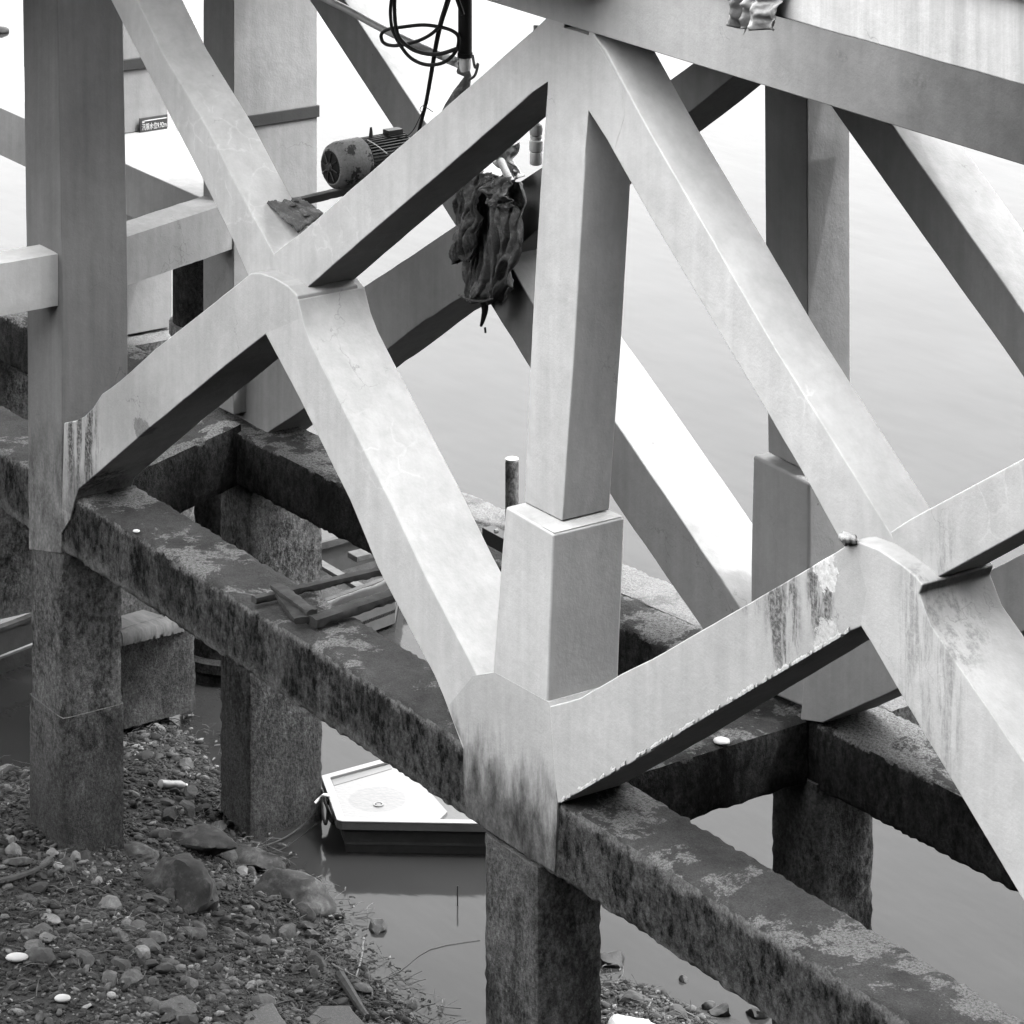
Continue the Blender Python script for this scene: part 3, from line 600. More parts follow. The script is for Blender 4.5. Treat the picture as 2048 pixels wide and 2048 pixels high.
# rag tied below the elbow
t = thing('rag', 'twisted dark rag hanging down from the white pipe elbow', 'rag', (-3.479,1.400,4.541))
tube('twist', [(-3.477,1.450,4.672), (-3.391,1.450,4.628), (-3.377,1.400,4.538), (-3.379,1.350,4.480), (-3.443,1.300,4.368), (-3.406,1.200,4.260)], [.06, .03, .055, .06, .05, .05], m_cloth, t, 12, sub=1)
tube('tail', [(-3.275,1.420,4.833), (-3.236,1.420,4.733), (-3.190,1.420,4.772), (-3.236,1.420,4.669), (-3.330,1.420,4.609)], .012, m_cloth, t, 6)
t = thing('float_valve', 'white plastic bottle-shaped valve with a dark round top beside the column', 'valve', (-2.167,1.300,4.142))
p = Vector((-2.138,1.300,4.148))
lathe('valve_body', [(0, .035), (.01, .052), (.10, .052), (.11, .045), (.12, .056), (.20, .056), (.21, .045), (.24, .05)], p, (0, 0, 1), m_white, t, 24)
lathe('ball_top', [(.235, .03), (.25, .05), (.29, .056), (.33, .048), (.355, .02)], p, (0, 0, 1), m_grey, t, 20)
lathe('riser', [(.34, .022), (1.15, .022)], p, (0, 0, 1), m_grey, t, 12)
# ---------------------------------------------------------------- cloths draped over the rear brace joint
def drape(name, outline_l, outline_r, y0, m, parent, seed, folds=7, depth=.09, nu=70, nv=90):
    """hanging cloth between a left and a right edge, each a list of (x, z) from top to bottom"""
    L_ = [Vector((a, b)) for a, b in outline_l]; R_ = [Vector((a, b)) for a, b in outline_r]
    def at(P, v):
        t_ = v*(len(P)-1); i = min(int(t_), len(P)-2); return P[i].lerp(P[i+1], t_-i)
    def fn(u, v):
        a, b = at(L_, v), at(R_, v); p = a.lerp(b, u)
        w_ = u*folds+2.2*noise.noise(Vector((u*2.2, v*1.5, seed)))+.8*noise.noise(Vector((u*5, v*3.5, seed+5)))
        k_ = abs(math.sin(w_*math.pi)); f = (1-(1-k_)**1.6)*depth*(.5+1.0*abs(noise.noise(Vector((u*2.3, v*1.6, seed+2)))))
        f += .05*noise.fractal(Vector((u*4, v*3.2, seed+3)), .9, 2, 5)+.05*max(0, math.sin(v*5+u*4+seed))
        f *= .55+.45*min(1, v*4)
        p = p+Vector((.035*noise.noise(Vector((u*3, v*6, seed+7))), .03*noise.noise(Vector((u*6, v*3, seed+8)))*(v > .9)))
        return Vector((p.x, y0-f-.05*math.sin(u*math.pi), p.y+.012*math.sin(w_*2)))
    return sheet(name, nu, nv, fn, m, parent, .008)
t = thing('draped_cloth', 'large dirty cloth hanging in folds over the rear brace joint', 'cloth', (-4.493,2.300,2.977))
drape('sheet', [(-4.616,3.422),(-4.781,3.275),(-4.922,3.108),(-4.964,3.008),(-4.889,2.798),(-4.864,2.577),(-4.889,2.390),(-4.856,2.262),(-4.781,2.244)], [(-4.170,3.472),(-4.291,3.357),(-4.291,3.245),(-4.251,3.120),(-4.251,2.898),(-4.251,2.719),(-4.251,2.541),(-4.291,2.398),(-4.347,2.326)], 2.42, m_cloth, t, 1, 8, .10)
drape('sheet', [(-4.291,3.335),(-4.291,3.268),(-4.251,3.165),(-4.234,2.946),(-4.251,2.719),(-4.267,2.493),(-4.267,2.381)], [(-3.853,3.508),(-3.837,3.410),(-3.805,3.219),(-3.805,2.999),(-3.829,2.817),(-3.947,2.568),(-4.074,2.370)], 2.34, m_cloth, t, 7, 5, .10)
drape('sheet', [(-4.616,3.391),(-4.674,3.207),(-4.698,2.976),(-4.657,2.805),(-4.592,2.640)], [(-4.170,3.538),(-4.251,3.379),(-4.291,3.156),(-4.372,2.915),(-4.477,2.689)], 2.22, m_cloth, t, 21, 6, .08, 70, 80)
drape('sheet', [(-4.170,3.494),(-4.170,3.396),(-4.122,3.282)], [(-3.805,3.562),(-3.774,3.424),(-3.790,3.301)], 2.2, m_cloth, t, 33, 4, .08, 40, 40)
tube('hem', [(-4.624,2.160,2.340), (-4.413,2.140,2.349), (-4.210,2.140,2.385), (-4.050,2.140,2.446)], .010, m_cloth, t, 6)
tube('tail', [(-4.277,2.200,2.372), (-4.261,2.200,2.287), (-4.293,2.200,2.190), (-4.326,2.200,2.129)], [.04, .012], m_black, t, 7, sub=3)
tube('tail', [(-4.261,2.200,2.132), (-4.253,2.200,2.085)], .010, m_black, t, 6, sub=1)
t = thing('white_rag', 'pale rag with dark spots bunched above the draped cloth', 'rag', (-4.160,2.400,3.527))
drape('sheet', [(-4.224,3.692),(-4.280,3.591),(-4.240,3.487),(-4.176,3.412)], [(-4.001,3.804),(-4.080,3.654),(-3.937,3.582),(-3.827,3.543)], 2.42, m_cloth2, t, 12, 3, .06, 30, 30)
tube('fold', [(-4.079,2.250,3.644), (-3.925,2.200,3.582), (-3.846,2.200,3.515)], .035, m_cloth2, t, 10, sub=3)
# ---------------------------------------------------------------- boats
def offset_outline(pts, d):
    n = len(pts); r = []
    cx = sum(p[0] for p in pts)/n; cy = sum(p[1] for p in pts)/n
    for i in range(n):
        a = Vector(pts[i-1]); b = Vector(pts[i]); c = Vector(pts[(i+1) % n])
        e1 = (b-a).normalized(); e2 = (c-b).normalized(); nrm = Vector((-(e1+e2).y, (e1+e2).x)).normalized()
        if nrm.dot(Vector((cx, cy))-b) < 0: nrm = -nrm
        r.append((b+nrm*d/max(.5, abs(nrm.dot(Vector((-e1.y, e1.x)))))))
    return r
def loft(name, loops, m, parent, cap_top=False, cap_bot=True, bev=0):
    V = []; F = []; n = len(loops[0])
    for lp in loops: V += [tuple(p) for p in lp]
    for k in range(len(loops)-1):
        for i in range(n): F.append((k*n+i, k*n+(i+1) % n, (k+1)*n+(i+1) % n, (k+1)*n+i))
    if cap_top: F.append(tuple(range(n)))
    if cap_bot: F.append(tuple((len(loops)-1)*n+i for i in range(n))[::-1])
    o = frompy(name, V, F, m, parent)
    bm = bmesh.new(); bm.from_mesh(o.data); bmesh.ops.recalc_face_normals(bm, faces=bm.faces); bm.to_mesh(o.data); bm.free()
    if bev: soften(o, bev, 3)
    return o
GZ = -3.74
A_ = Vector([(-8.860,3.241)][0]); B_ = Vector([(-7.870,2.835)][0]); C_ = Vector([(-7.160,3.810)][0]); D_ = Vector([(-8.854,3.852)][0])
e_near = (C_-B_).normalized(); e_far = (D_-A_).normalized()
N1 = B_+e_near*.12; out_ = [A_, A_+e_far*1.3, A_+e_far*2.6+Vector((.25, 0)), B_+e_near*3.6+Vector((-.35, .2)), B_+e_near*2.6, C_, B_+e_near*.05, B_+(A_-B_)*.03]
t = thing('small_boat', 'small blunt-ended boat with white foredeck moored under the front beam', 'boat', (B_.x, B_.y, WZ))
lp = lambda o_, z: [(p[0], p[1], z) for p in o_]
loft('hull', [lp(offset_outline(out_, .0), GZ-.012), lp(offset_outline(out_, .0), GZ-.085), lp(offset_outline(out_, .05), GZ-.10), lp(offset_outline(out_, .13), WZ-.02), lp(offset_outline(out_, .3), WZ-.15)], m_hull, t)
i1 = offset_outline(out_, .085)
def ringface(name, o_, i_, z, m, h=.03):
    n = len(o_); V = lp(o_, z)+lp(i_, z)+lp(o_, z-h)+lp(i_, z-h); F = []
    for k in range(n):
        j = (k+1) % n
        F += [(k, j, n+j, n+k), (2*n+k, 2*n+j, j, k), (n+k, n+j, 3*n+j, 3*n+k), (2*n+j, 2*n+k, 3*n+k, 3*n+j)]
    o = frompy(name, V, F, m, t); soften(o, .01, 2); return o
ringface('gunwale', out_, i1, GZ, m_gel)
mid = lambda a, b, k: a+(b-a)*k
# foredeck plate slightly below the rim, then the open well behind it
fa = mid(A_, B_, .08)+e_far*.08; 
fd = [A_+e_far*.10+(B_-A_)*.16, A_+e_far*.84+(B_-A_)*.2, B_+e_near*1.18+(A_-B_)*.22, B_+e_near*1.0+(A_-B_)*.12, B_+e_near*.10+(A_-B_)*.07]
s_m = M('moulded_boat_deck')
vd = s_m.N('ShaderNodeTexVoronoi', feature='F1'); s_m.put(vd.inputs['Vector'], s_m.P); vd.inputs['Scale'].default_value = 26
st_ = s_m.ball((B_.x-.25, B_.y+.62, GZ), .30, .93)
s_m.bump(vd.outputs['Distance'], .35, .004)
m_fore = s_m.done(s_m.mix(s_m.math('MULTIPLY', st_, s_m.map(s_m.noise(14, 5), .3, .7, .4, .9)), s_m.map(s_m.noise(30, 3), .4, .7, .108, .094), .07), .4, .4)
plate = offset_outline(out_, .075)
loft('foredeck', [lp(plate[:1]+[A_+e_far*.95+(B_-A_)*.10, B_+e_near*1.15+(A_-B_)*.30, B_+e_near*1.02+(A_-B_)*.10]+plate[6:], GZ-.028), lp(plate[:1]+[A_+e_far*.95+(B_-A_)*.10, B_+e_near*1.15+(A_-B_)*.30, B_+e_near*1.02+(A_-B_)*.10]+plate[6:], GZ-.07)], m_fore, t, True)
for q0_, q1_ in ((A_, A_+e_far*1.0), (A_, B_), (B_, B_+e_near*1.05)):
    pass
sl = [A_+e_far*.11+(B_-A_)*.13, A_+e_far*.80+(B_-A_)*.13, A_+e_far*.80+(B_-A_)*.21, A_+e_far*.11+(B_-A_)*.23]
loft('recess', [lp(sl, GZ-.024), lp(sl, GZ-.05)], m_slot, t, True)
loft('well_floor', [lp(offset_outline(out_, .09), GZ-.24), lp(offset_outline(out_, .09), GZ-.27)], m_hull, t, True)
hc = Vector((*[(-8.007,3.401)][0], GZ-.027))
lathe('hatch_ring', [(0, .052), (.008, .052), (.008, .038), (0, .036)], hc, (0, 0, 1), m_gel, t, 24)
lathe('hatch_plug', [(0, .03), (.006, .026)], hc, (0, 0, 1), m_slot, t, 16)
# mooring rope, chain and fender at the bow
m_twig0 = plain('dark_cord', .02, .8)
t = thing('mooring_rope', 'slack thin mooring rope curving from the boat bow round the pile foot', 'rope', (-8.118,2.558,-4.000))
tube('strand', [(-8.489,3.014,-3.800), (-8.532,2.947,-3.950), (-8.553,2.813,-4.050), (-8.441,2.517,-4.060), (-8.417,2.275,-4.060), (-8.442,2.119,-4.060)], .006, m_wood, t, 6)
tube('strand', [(-8.142,2.756,-3.850), (-8.262,2.643,-4.000), (-8.249,2.406,-4.060), (-8.272,2.136,-4.060)], .005, m_twig0, t, 6)
for k, (a_, b_) in enumerate([((648, 1588), (636, 1600)), ((636, 1600), (645, 1594)), ((650, 1592), (657, 1588))]):
    pass
tube('knot', [(-8.357,3.046,-3.720), (-8.371,2.985,-3.700), (-8.413,2.963,-3.740), (-8.421,2.910,-3.780)], .014, m_white, t, 7)
t = thing('chain_bundle', 'bundle of dark rope loops hanging from the bow corner of the white boat', 'rope', (-8.350,3.013,-3.900))
for k, q in enumerate([[(-8.404,2.976,-3.720), (-8.258,2.906,-3.850), (-8.184,2.896,-3.900), (-8.351,3.014,-3.850), (-8.351,2.973,-3.720)], [(-8.311,2.949,-3.720), (-8.239,2.976,-3.850), (-8.161,2.970,-3.900), (-8.345,3.063,-3.850), (-8.359,3.001,-3.750)], [(-8.541,3.063,-3.730), (-8.408,3.031,-3.800), (-8.200,2.953,-3.880), (-8.022,2.892,-3.800), (-8.238,2.976,-3.730)], [(-8.707,3.068,-3.700), (-8.808,3.163,-3.850), (-8.790,3.187,-3.900)]]):
    tube('strand', q, .014, m_black, t, 7)
t = thing('bow_fender', 'worn black tyre fender strapped to the pile beside the white boat', 'fender', (-8.722,3.100,-3.854))
tube('fender_ring', [(-8.741,3.100,-3.720), (-8.821,3.100,-3.839), (-8.781,3.100,-3.987), (-8.786,3.150,-4.032), (-8.756,3.150,-3.879)], .035, m_black, t, 8, True)
# wooden boat behind the left column
t = thing('wooden_boat', 'dark wooden boat hull with a pale rim afloat at the left edge', 'boat', (-14.196,2.331,-4.000))
q0 = Vector((-13.772,1.640,-3.600)); q1 = Vector((-14.180,3.139,-3.600))
dv_ = (q1-q0).normalized(); sd_ = Vector((dv_.y, -dv_.x, 0))
for (nm, of, z0, z1, wd_, mm) in (('rim', 0, -.05, 0, .10, m_pwood), ('plank', -.03, -.32, -.054, .05, m_hull), ('plank', .03, -.62, -.326, .05, m_wood)):
    rough_bar(nm, q0+sd_*of+Vector((0, 0, z0)), q1+sd_*of+Vector((0, 0, z0)), -sd_*wd_, (0, 0, z1-z0), mm, t, step=.05, amp=.004, chip=.01, rnd=.004)
rough_bar('rim', q0-sd_*1.0+Vector((0, 0, -.05)), q1-sd_*.8+Vector((0, 0, -.05)), -sd_*.08, (0, 0, .05), m_pwood, t, step=.06, amp=.004, chip=.01, rnd=.004)
loft('bottom', [[tuple(q0+sd_*.0+Vector((0, 0, -.45))), tuple(q1+Vector((0, 0, -.45))), tuple(q1-sd_*.9+Vector((0, 0, -.45))), tuple(q0-sd_*1.05+Vector((0, 0, -.45)))], [tuple(q0+Vector((0, 0, -.6))), tuple(q1+Vector((0, 0, -.6))), tuple(q1-sd_*.9+Vector((0, 0, -.6))), tuple(q0-sd_*1.05+Vector((0, 0, -.6)))]], m_hull, t, True)
t = thing('weathered_timber', 'splintered pale timber wedged on top of the broken pile', 'timber', (-10.213,2.000,-2.477))
rough_bar('timber', (-9.851,1.500,-2.384), (-11.463,3.100,-3.096), (-.22, 0, 0), (0, 0, .15), m_pwood, t, step=.04, amp=.02, chip=.06)
t = thing('plank', 'thin pale board edge above the splintered timber', 'board', (-10.590,2.200,-2.485))
rough_bar('board', (-9.916,1.500,-2.263), (-11.768,3.100,-3.031), (-.3, 0, 0), (0, 0, .05), m_pwood, t, step=.05, amp=.004, chip=.02, rnd=.004)
# second boat in the shade under the rear beam
t = thing('moored_sampan', 'dark open wooden boat in shade beneath the rear beam with one pale thwart', 'boat', (-13.086,6.149,-3.600))
s0 = Vector((-13.903,6.126,-3.550)); s1 = Vector((-14.025,7.497,-3.550))
n0 = Vector((-12.243,4.980,-3.550)); n1 = Vector((-12.546,6.430,-3.550))
for a_, b_ in ((s0, s1), (n0, n1)):
    rough_bar('gunwale', a_, b_, (.08, 0, 0), (0, 0, .09), m_wood, t, step=.05, amp=.006, chip=.02, rnd=.005)
loft('hull', [[tuple(s0), tuple(s1), tuple(n1), tuple(n0)], [tuple(s0+Vector((0, 0, -.5))), tuple(s1+Vector((0, 0, -.5))), tuple(n1+Vector((0, 0, -.5))), tuple(n0+Vector((0, 0, -.5)))]], m_hull, t)
loft('floor', [[tuple(p+Vector((0, 0, -.34))) for p in (s0, s1, n1, n0)], [tuple(p+Vector((0, 0, -.38))) for p in (s0, s1, n1, n0)]], m_dkconc, t, True)
rough_bar('thwart', (-13.566,5.947,-3.600), (-12.622,5.948,-3.600), (.0, .12, 0), (0, 0, .05), m_pwood, t, step=.05, amp=.003, chip=.01, rnd=.004)
box('tin', tuple(Vector((-13.366,6.402,-3.550))-Vector((.10, .06, 0))), tuple(Vector((-13.315,6.536,-3.550))+Vector((.06, .10, .07))), m_pwood, t, .01)
t = thing('sagging_tarp', 'sagging grey tarpaulin strip between the two weathered frame timbers', 'tarpaulin', (-4.945,1.211,-0.300))
qt = [(-5.132,1.064,-0.350), (-5.321,1.972,-0.350), (-5.279,1.945,-0.450), (-5.245,1.157,-0.450)]
sheet('cloth', 24, 10, lambda u, v: bil(qt, u, v)+Vector((0, 0, -.10*math.sin(v*math.pi)+.02*noise.noise(Vector((u*4, v*3, 2))))), m_grey, t, .01)
# ---------------------------------------------------------------- old timber frame lying on the front beam
t = thing('timber_frame', 'old rotten timber frame lying across the mossy front beam', 'timber frame', (-4.265,0.296,0.020))
def tim(name, a, b, wd, h, seed, m=m_wood):
    a, b = Vector(a), Vector(b); d = (b-a).normalized(); sd2 = Vector((d.y, -d.x, 0))*wd
    rough_bar(name, a, b, sd2, (0, 0, h), m, t, step=.03, amp=.012, chip=.03, rnd=.008, seed=seed)
tim('rail', (-4.635,0.024,0.030), (-4.597,1.597,0.030), .11, .07, 31)
tim('rail', (-3.943,0.167,0.030), (-4.110,1.342,0.030), .16, .08, 32)
tim('cross_piece', (-4.599,0.322,0.100), (-3.916,0.278,0.100), .13, .05, 33)
tim('cross_piece', (-4.469,0.341,0.050), (-3.894,0.187,0.050), .16, .06, 34)
# bright speck stones on the beams
for q, r_, lb in (((-6.789,0.045,0.000), .03, 'small white pebble resting on the mossy front beam near the left strut'), ((-0.080,1.654,0.030), .06, 'white bird dropping on the shaded cross beam')):
    o = lump('white_pebble' if 'pebble' in lb else 'white_splash', q, (r_*1.2, r_, r_*.4), m_white, None, 3, 2, .3); tag(o, lb, 'pebble' if 'pebble' in lb else 'splash')
# thin stake in the water
o = tube('thin_stake', [(-6.348,3.265,-4.150), Vector((-6.348,3.265,-4.150))+Vector((0, 0, .24))], .007, m_twig0, None, 8, sub=1); tag(o, 'thin stake standing in the water in front of the white boat', 'stake')
# far debris on the water at the upper left
for q, r_, lb in (((-44.604,16.686,-4.080), (.25, .22, .09), 'black floating object at the top left edge of the water'), ((-39.552,14.279,-4.080), (.14, .14, .05), 'small dark floating scrap at the left edge of the water')):
    o = lump('floating_object', q, r_, m_black, None, 5, 2, .2); tag(o, lb, 'float')
# ---------------------------------------------------------------- shore: boulders, cobbles, gravel, driftwood
CAMP = Vector(cam.location)
def on_ground(p):
    """slide a point of the water plane along the sight line until it sits on the shore"""
    z = WZ
    for _ in range(5):
        k = (CAMP.z-z)/(CAMP.z-WZ); x = CAMP.x+(p[0]-CAMP.x)*k; y = CAMP.y+(p[1]-CAMP.y)*k
        z = float(ground_z(np.array([(x, y)]))[0])
    return Vector((x, y, z))
def rockmat(name, a, b, th=.5, sc_=5):
    return patchy(name, a, b, th, sc_, .9, .7, .2)
m_boul = rockmat('dark_boulder', .02, .07, .5, 4)
m_bpale = rockmat('pale_stone', .09, .17)
m_bmid = rockmat('grey_stone', .035, .085)
m_wet = patchy('wet_black_stone', .002, .006, .5, 8, .5, .5, .1)
m_shell = plain('white_shell', .3, .6, .3, .05)
m_slab = patchy('sandy_slab', .05, .09, .5, 40, .9, .6, .2)
B = [  # (water-plane point, radii, turn, material, name, label, category)
 ((-8.908,1.784,-4.100), (.42, .24, .16), .5, m_boul, 'boulder', 'long flat grey boulder just right of the foot of the left pile', 'boulder'),
 ((-8.240,2.089,-4.100), (.38, .26, .16), .3, m_boul, 'boulder', 'grey boulder at the waterline below the square mottled pile', 'boulder'),
 ((-8.006,1.199,-4.100), (.42, .34, .28), .9, m_boul, 'boulder', 'large rounded dark boulder in the middle of the pebble shore', 'boulder'),
 ((-7.280,2.000,-4.100), (.46, .30, .24), .2, m_boul, 'boulder', 'broad grey boulder half in the water, furthest right of the shore boulders', 'boulder'),
 ((-9.079,1.232,-4.100), (.28, .2, .08), .2, m_bmid, 'boulder', 'low slab-like stone beside the foot of the left pile', 'boulder'),
 ((-6.153,2.233,-4.100), (.12, .10, .11), .2, m_bmid, 'rock', 'upright triangular stone standing in the shallow water', 'rock'),
 ((-6.067,0.079,-4.100), (.24, .2, .10), .3, m_slab, 'rock', 'flat sandy stone at the bottom edge left of the paving slabs', 'rock'),
 ((-9.452,0.501,-4.100), (.075, .07, .06), 0, m_bpale, 'rock', 'pale knobbly stone, middle of the three light stones at left', 'rock'),
 ((-9.238,0.663,-4.100), (.068, .065, .07), 0, m_bpale, 'rock', 'pale pitted stone, right of the three light stones at left', 'rock'),
 ((-9.709,0.197,-4.100), (.10, .1, .09), 0, m_bpale, 'rock', 'pale rough stone, left of the three light stones near the left edge', 'rock'),
 ((-8.912,0.607,-4.100), (.04, .04, .035), 0, m_bpale, 'rock', 'small pale stone below the light pitted stone', 'rock'),
 ((-8.253,-0.123,-4.100), (.14, .09, .05), .4, m_bpale, 'rock', 'smooth pale humped stone on the dark gravel near the left edge', 'rock'),
 ((-8.157,0.511,-4.100), (.14, .12, .09), .4, m_bpale, 'rock', 'rough speckled pale stone in the centre of the gravel', 'rock'),
 ((-8.698,-0.126,-4.100), (.10, .09, .08), .2, m_bmid, 'rock', 'flat-topped grey stone near the left edge above the pale humped one', 'rock'),
 ((-7.984,1.045,-4.100), (.10, .09, .08), .2, m_bmid, 'rock', 'round knob of stone lying against the large rounded boulder', 'rock'),
 ((-7.652,0.483,-4.100), (.13, .15, .05), .9, m_bmid, 'rock', 'flat pale slab of stone in the middle of the gravel', 'rock'),
 ((-7.590,-0.512,-4.100), (.15, .13, .10), .9, m_bmid, 'rock', 'rough grey lump beside the white shell', 'rock'),
 ((-7.249,0.428,-4.100), (.16, .10, .05), .2, m_bmid, 'rock', 'low broad grey stone below the flat pale slab of stone', 'rock'),
 ((-7.306,0.962,-4.100), (.10, .08, .06), .5, m_bmid, 'rock', 'wedge-shaped grey stone below the large boulder', 'rock'),
 ((-7.395,1.553,-4.100), (.07, .05, .05), .5, m_bpale, 'rock', 'small pale stone between the two largest boulders', 'rock'),
 ((-6.995,1.246,-4.100), (.13, .06, .03), .3, m_bmid, 'rock', 'thin flat stone right of the gravel bank', 'rock'),
 ((-6.572,1.787,-4.100), (.09, .07, .09), .3, m_bmid, 'rock', 'jagged stone with a pale broken face at the water edge', 'rock'),
 ((-4.446,3.733,-4.100), (.16, .16, .14), .5, m_wet, 'rock', 'black wet rock against the right side of the central pile', 'rock'),
 ((-3.789,4.056,-4.100), (.06, .06, .055), .5, m_wet, 'rock', 'small round black stone in the shallows right of the central pile', 'rock'),
 ((-3.414,4.056,-4.100), (.09, .08, .06), .2, m_wet, 'rock', 'left lobe of the shiny black rocks at the bottom edge', 'rock'),
 ((-3.267,4.080,-4.100), (.11, .11, .10), .8, m_wet, 'rock', 'shiny black double rock at the bottom edge right of centre', 'rock'),
 ((-2.978,4.268,-4.100), (.12, .12, .10), .8, m_wet, 'rock', 'black rock at the bottom edge beside the mossy beam', 'rock'),
 ((-3.859,3.557,-4.100), (.22, .15, .07), .3, m_boul, 'rock', 'low dark mound of stone right of the foot of the central pile', 'rock'),
 ((-3.479,3.254,-4.100), (.36, .22, .10), .3, m_shell, 'rock', 'bright white rock cut by the bottom edge right of the central pile', 'rock'),
]
for k, (p, r_, rz_, m_, nm, lb, ct) in enumerate(B):
    g = on_ground(p); zf = .25 if r_[2] < .09 else .15
    o = lump(nm, (g.x, g.y, max(g.z, WZ-.02)+r_[2]*zf), r_, m_, None, 50+k, 4 if r_[0] > .2 else 3, .22, rz_, fac=11)
    tag(o, lb, ct)
for p, r_, lb in (((-7.704,-0.717,-4.100), (.10, .06, .035), 'white oval shell on the dark gravel at the left edge'), ((-6.776,-0.713,-4.100), (.07, .05, .03), 'small white oval shell on the gravel near the bottom left')):
    g = on_ground(p); o = lump('shell', g+Vector((0, 0, .03)), r_, m_shell, None, 9, 3, .05, 1.0); tag(o, lb, 'shell')
# paving slabs at the bottom edge
for k, (q, lb) in enumerate((([(-5.751,0.227,-4.100), (-5.731,0.482,-4.100), (-5.496,0.734,-4.100), (-5.090,0.637,-4.100), (-4.692,0.547,-4.100), (-5.082,-0.033,-4.100)], 'sandy flat paving stone, left of the two at the bottom edge'),
    ([(-5.320,0.771,-4.100), (-5.243,1.078,-4.100), (-5.062,1.282,-4.100), (-4.658,1.217,-4.100), (-4.350,1.054,-4.100), (-4.672,0.576,-4.100)], 'smooth flat paving stone, right of the two at the bottom edge'))):
    pts_ = [on_ground(p) for p in q]; zz = sum(p.z for p in pts_)/len(pts_)+.02
    o_ = [(p.x, p.y) for p in pts_]; o_ = jitter_outline(o_, .08, .03, k)
    t = None
    V0 = [(x, y, zz) for x, y in o_]; V1 = [(x, y, zz-.25) for x, y in o_]
    o = loft('paving_stone', [V0, V1], m_slab, None, True, True, .02); tag(o, lb, 'paving stone')
# individual cobbles
rn = random.Random(77)
cob = []
for k in range(5):
    bm = bmesh.new(); bmesh.ops.create_icosphere(bm, subdivisions=2, radius=1)
    rr = random.Random(k); cuts = [(Vector((rr.gauss(0, 1), rr.gauss(0, 1), rr.gauss(0, 1))).normalized(), rr.uniform(.5, .85)) for _ in range(8)]
    for v in bm.verts:
        p = v.co.copy()
        for nn, dd in cuts:
            t_ = p.dot(nn)
            if t_ > dd: p -= nn*(t_-dd)*.9
        v.co = p*(1+.15*noise.noise(v.co*1.5+Vector((k*3, 0, 0))))
    for m_ in (m_bmid, m_boul, m_bpale):
        me = bpy.data.meshes.new('cobble'); bm.to_mesh(me); me.materials.append(m_)
        for p in me.polygons: p.use_smooth = True
        me.set_sharp_from_angle(angle=R(30)); cob.append(me)
    bm.free()
n_c = 0; tries = 0
piles_xy = [(-8.94, 0, -8.2, .67), (-9.3, 2.3, -8.66, 3.17), (-.96, 0, -.2, .62)]
while n_c < 290 and tries < 6000:
    tries += 1
    x, y = rn.uniform(-12.2, -3.2), rn.uniform(-2.0, 3.6)
    d_ = Vector((x-CAMP.x, y-CAMP.y)); f_ = -.82977*d_.x+.5581*d_.y; r_ = (.5581*d_.x+.82977*d_.y)/f_
    if not -.152 < r_ < .1: continue
    if f_ < 29 : continue
    if any(a-.1 < x < c+.1 and b-.1 < y < d+.1 for a, b, c, d in piles_xy): continue
    if shore_sd([(x, y)])[0] < -.12: continue
    z = float(ground_z(np.array([(x, y)]))[0]); s0_ = rn.choice([.03, .035, .04, .05, .06, .075, .09, .11])
    mi = rn.choices([0, 1, 2], [5, 5, 1.1])[0]
    o = bpy.data.objects.new('cobble', cob[rn.randrange(5)*3+mi]); C.objects.link(o)
    o.location = (x, y, z+s0_*.2); o.scale = (s0_*rn.uniform(1, 1.6), s0_*rn.uniform(.8, 1.1), s0_*rn.uniform(.35, .75)); o.rotation_euler = (rn.uniform(-.3, .3), rn.uniform(-.3, .3), rn.uniform(0, 6.28))
    lb = ('grey cobble lying among the gravel of the shore', 'dark cobble lying among the gravel of the shore', 'pale cobble lying among the gravel of the shore')[mi]
    tag(o, lb, 'cobble', ('grey cobbles of the shore', 'dark cobbles of the shore', 'pale cobbles of the shore')[mi]); n_c += 1
# gravel: one mesh
rg = np.random.default_rng(4)
ico = bmesh.new(); bmesh.ops.create_icosphere(ico, subdivisions=1, radius=1)
iv = np.array([v.co[:] for v in ico.verts]); jf = np.array([[v.index for v in f.verts] for f in ico.faces]); ico.free()
ico = bmesh.new(); bmesh.ops.create_icosphere(ico, subdivisions=2, radius=1); ico.free()
NG = 62000
P_ = np.stack([rg.uniform(-14.5, -1.8, NG), rg.uniform(-3.8, 3.9, NG)], 1)
dx = P_[:, 0]-CAMP.x; dy = P_[:, 1]-CAMP.y; ff = -.82977*dx+.5581*dy; rr_ = (.5581*dx+.82977*dy)/ff
P_ = P_[(rr_ > -.2) & (rr_ < .13) & (ff > 27.3)]
P_ = P_[shore_sd(P_) > -.16]
Z_ = ground_z(P_); n = len(P_)
sz = np.clip(rg.lognormal(math.log(.014), .55, n), .006, .055)
V = np.repeat(iv[None], n, 0)*(1+rg.uniform(-.28, .2, (n, len(iv), 1)))
V *= (sz[:, None]*np.stack([rg.uniform(1, 1.9, n), rg.uniform(.7, 1.2, n), rg.uniform(.4, .8, n)], 1))[:, None, :]
an = rg.uniform(0, 6.28, n); ti = rg.uniform(-.5, .5, n); ct_, st2 = np.cos(ti)[:, None], np.sin(ti)[:, None]
x_, z_ = V[:, :, 0]*ct_-V[:, :, 2]*st2, V[:, :, 0]*st2+V[:, :, 2]*ct_; V[:, :, 0] = x_; V[:, :, 2] = z_
ca, sa = np.cos(an)[:, None], np.sin(an)[:, None]
x_, y_ = V[:, :, 0]*ca-V[:, :, 1]*sa, V[:, :, 0]*sa+V[:, :, 1]*ca; V[:, :, 0] = x_; V[:, :, 1] = y_
V += np.stack([P_[:, 0], P_[:, 1], Z_+sz*.2], 1)[:, None, :]
FF = (jf[None]+(np.arange(n)*len(iv))[:, None, None]).reshape(-1, 3)
me = bpy.data.meshes.new('gravel'); me.vertices.add(n*len(iv)); me.vertices.foreach_set('co', V.reshape(-1))
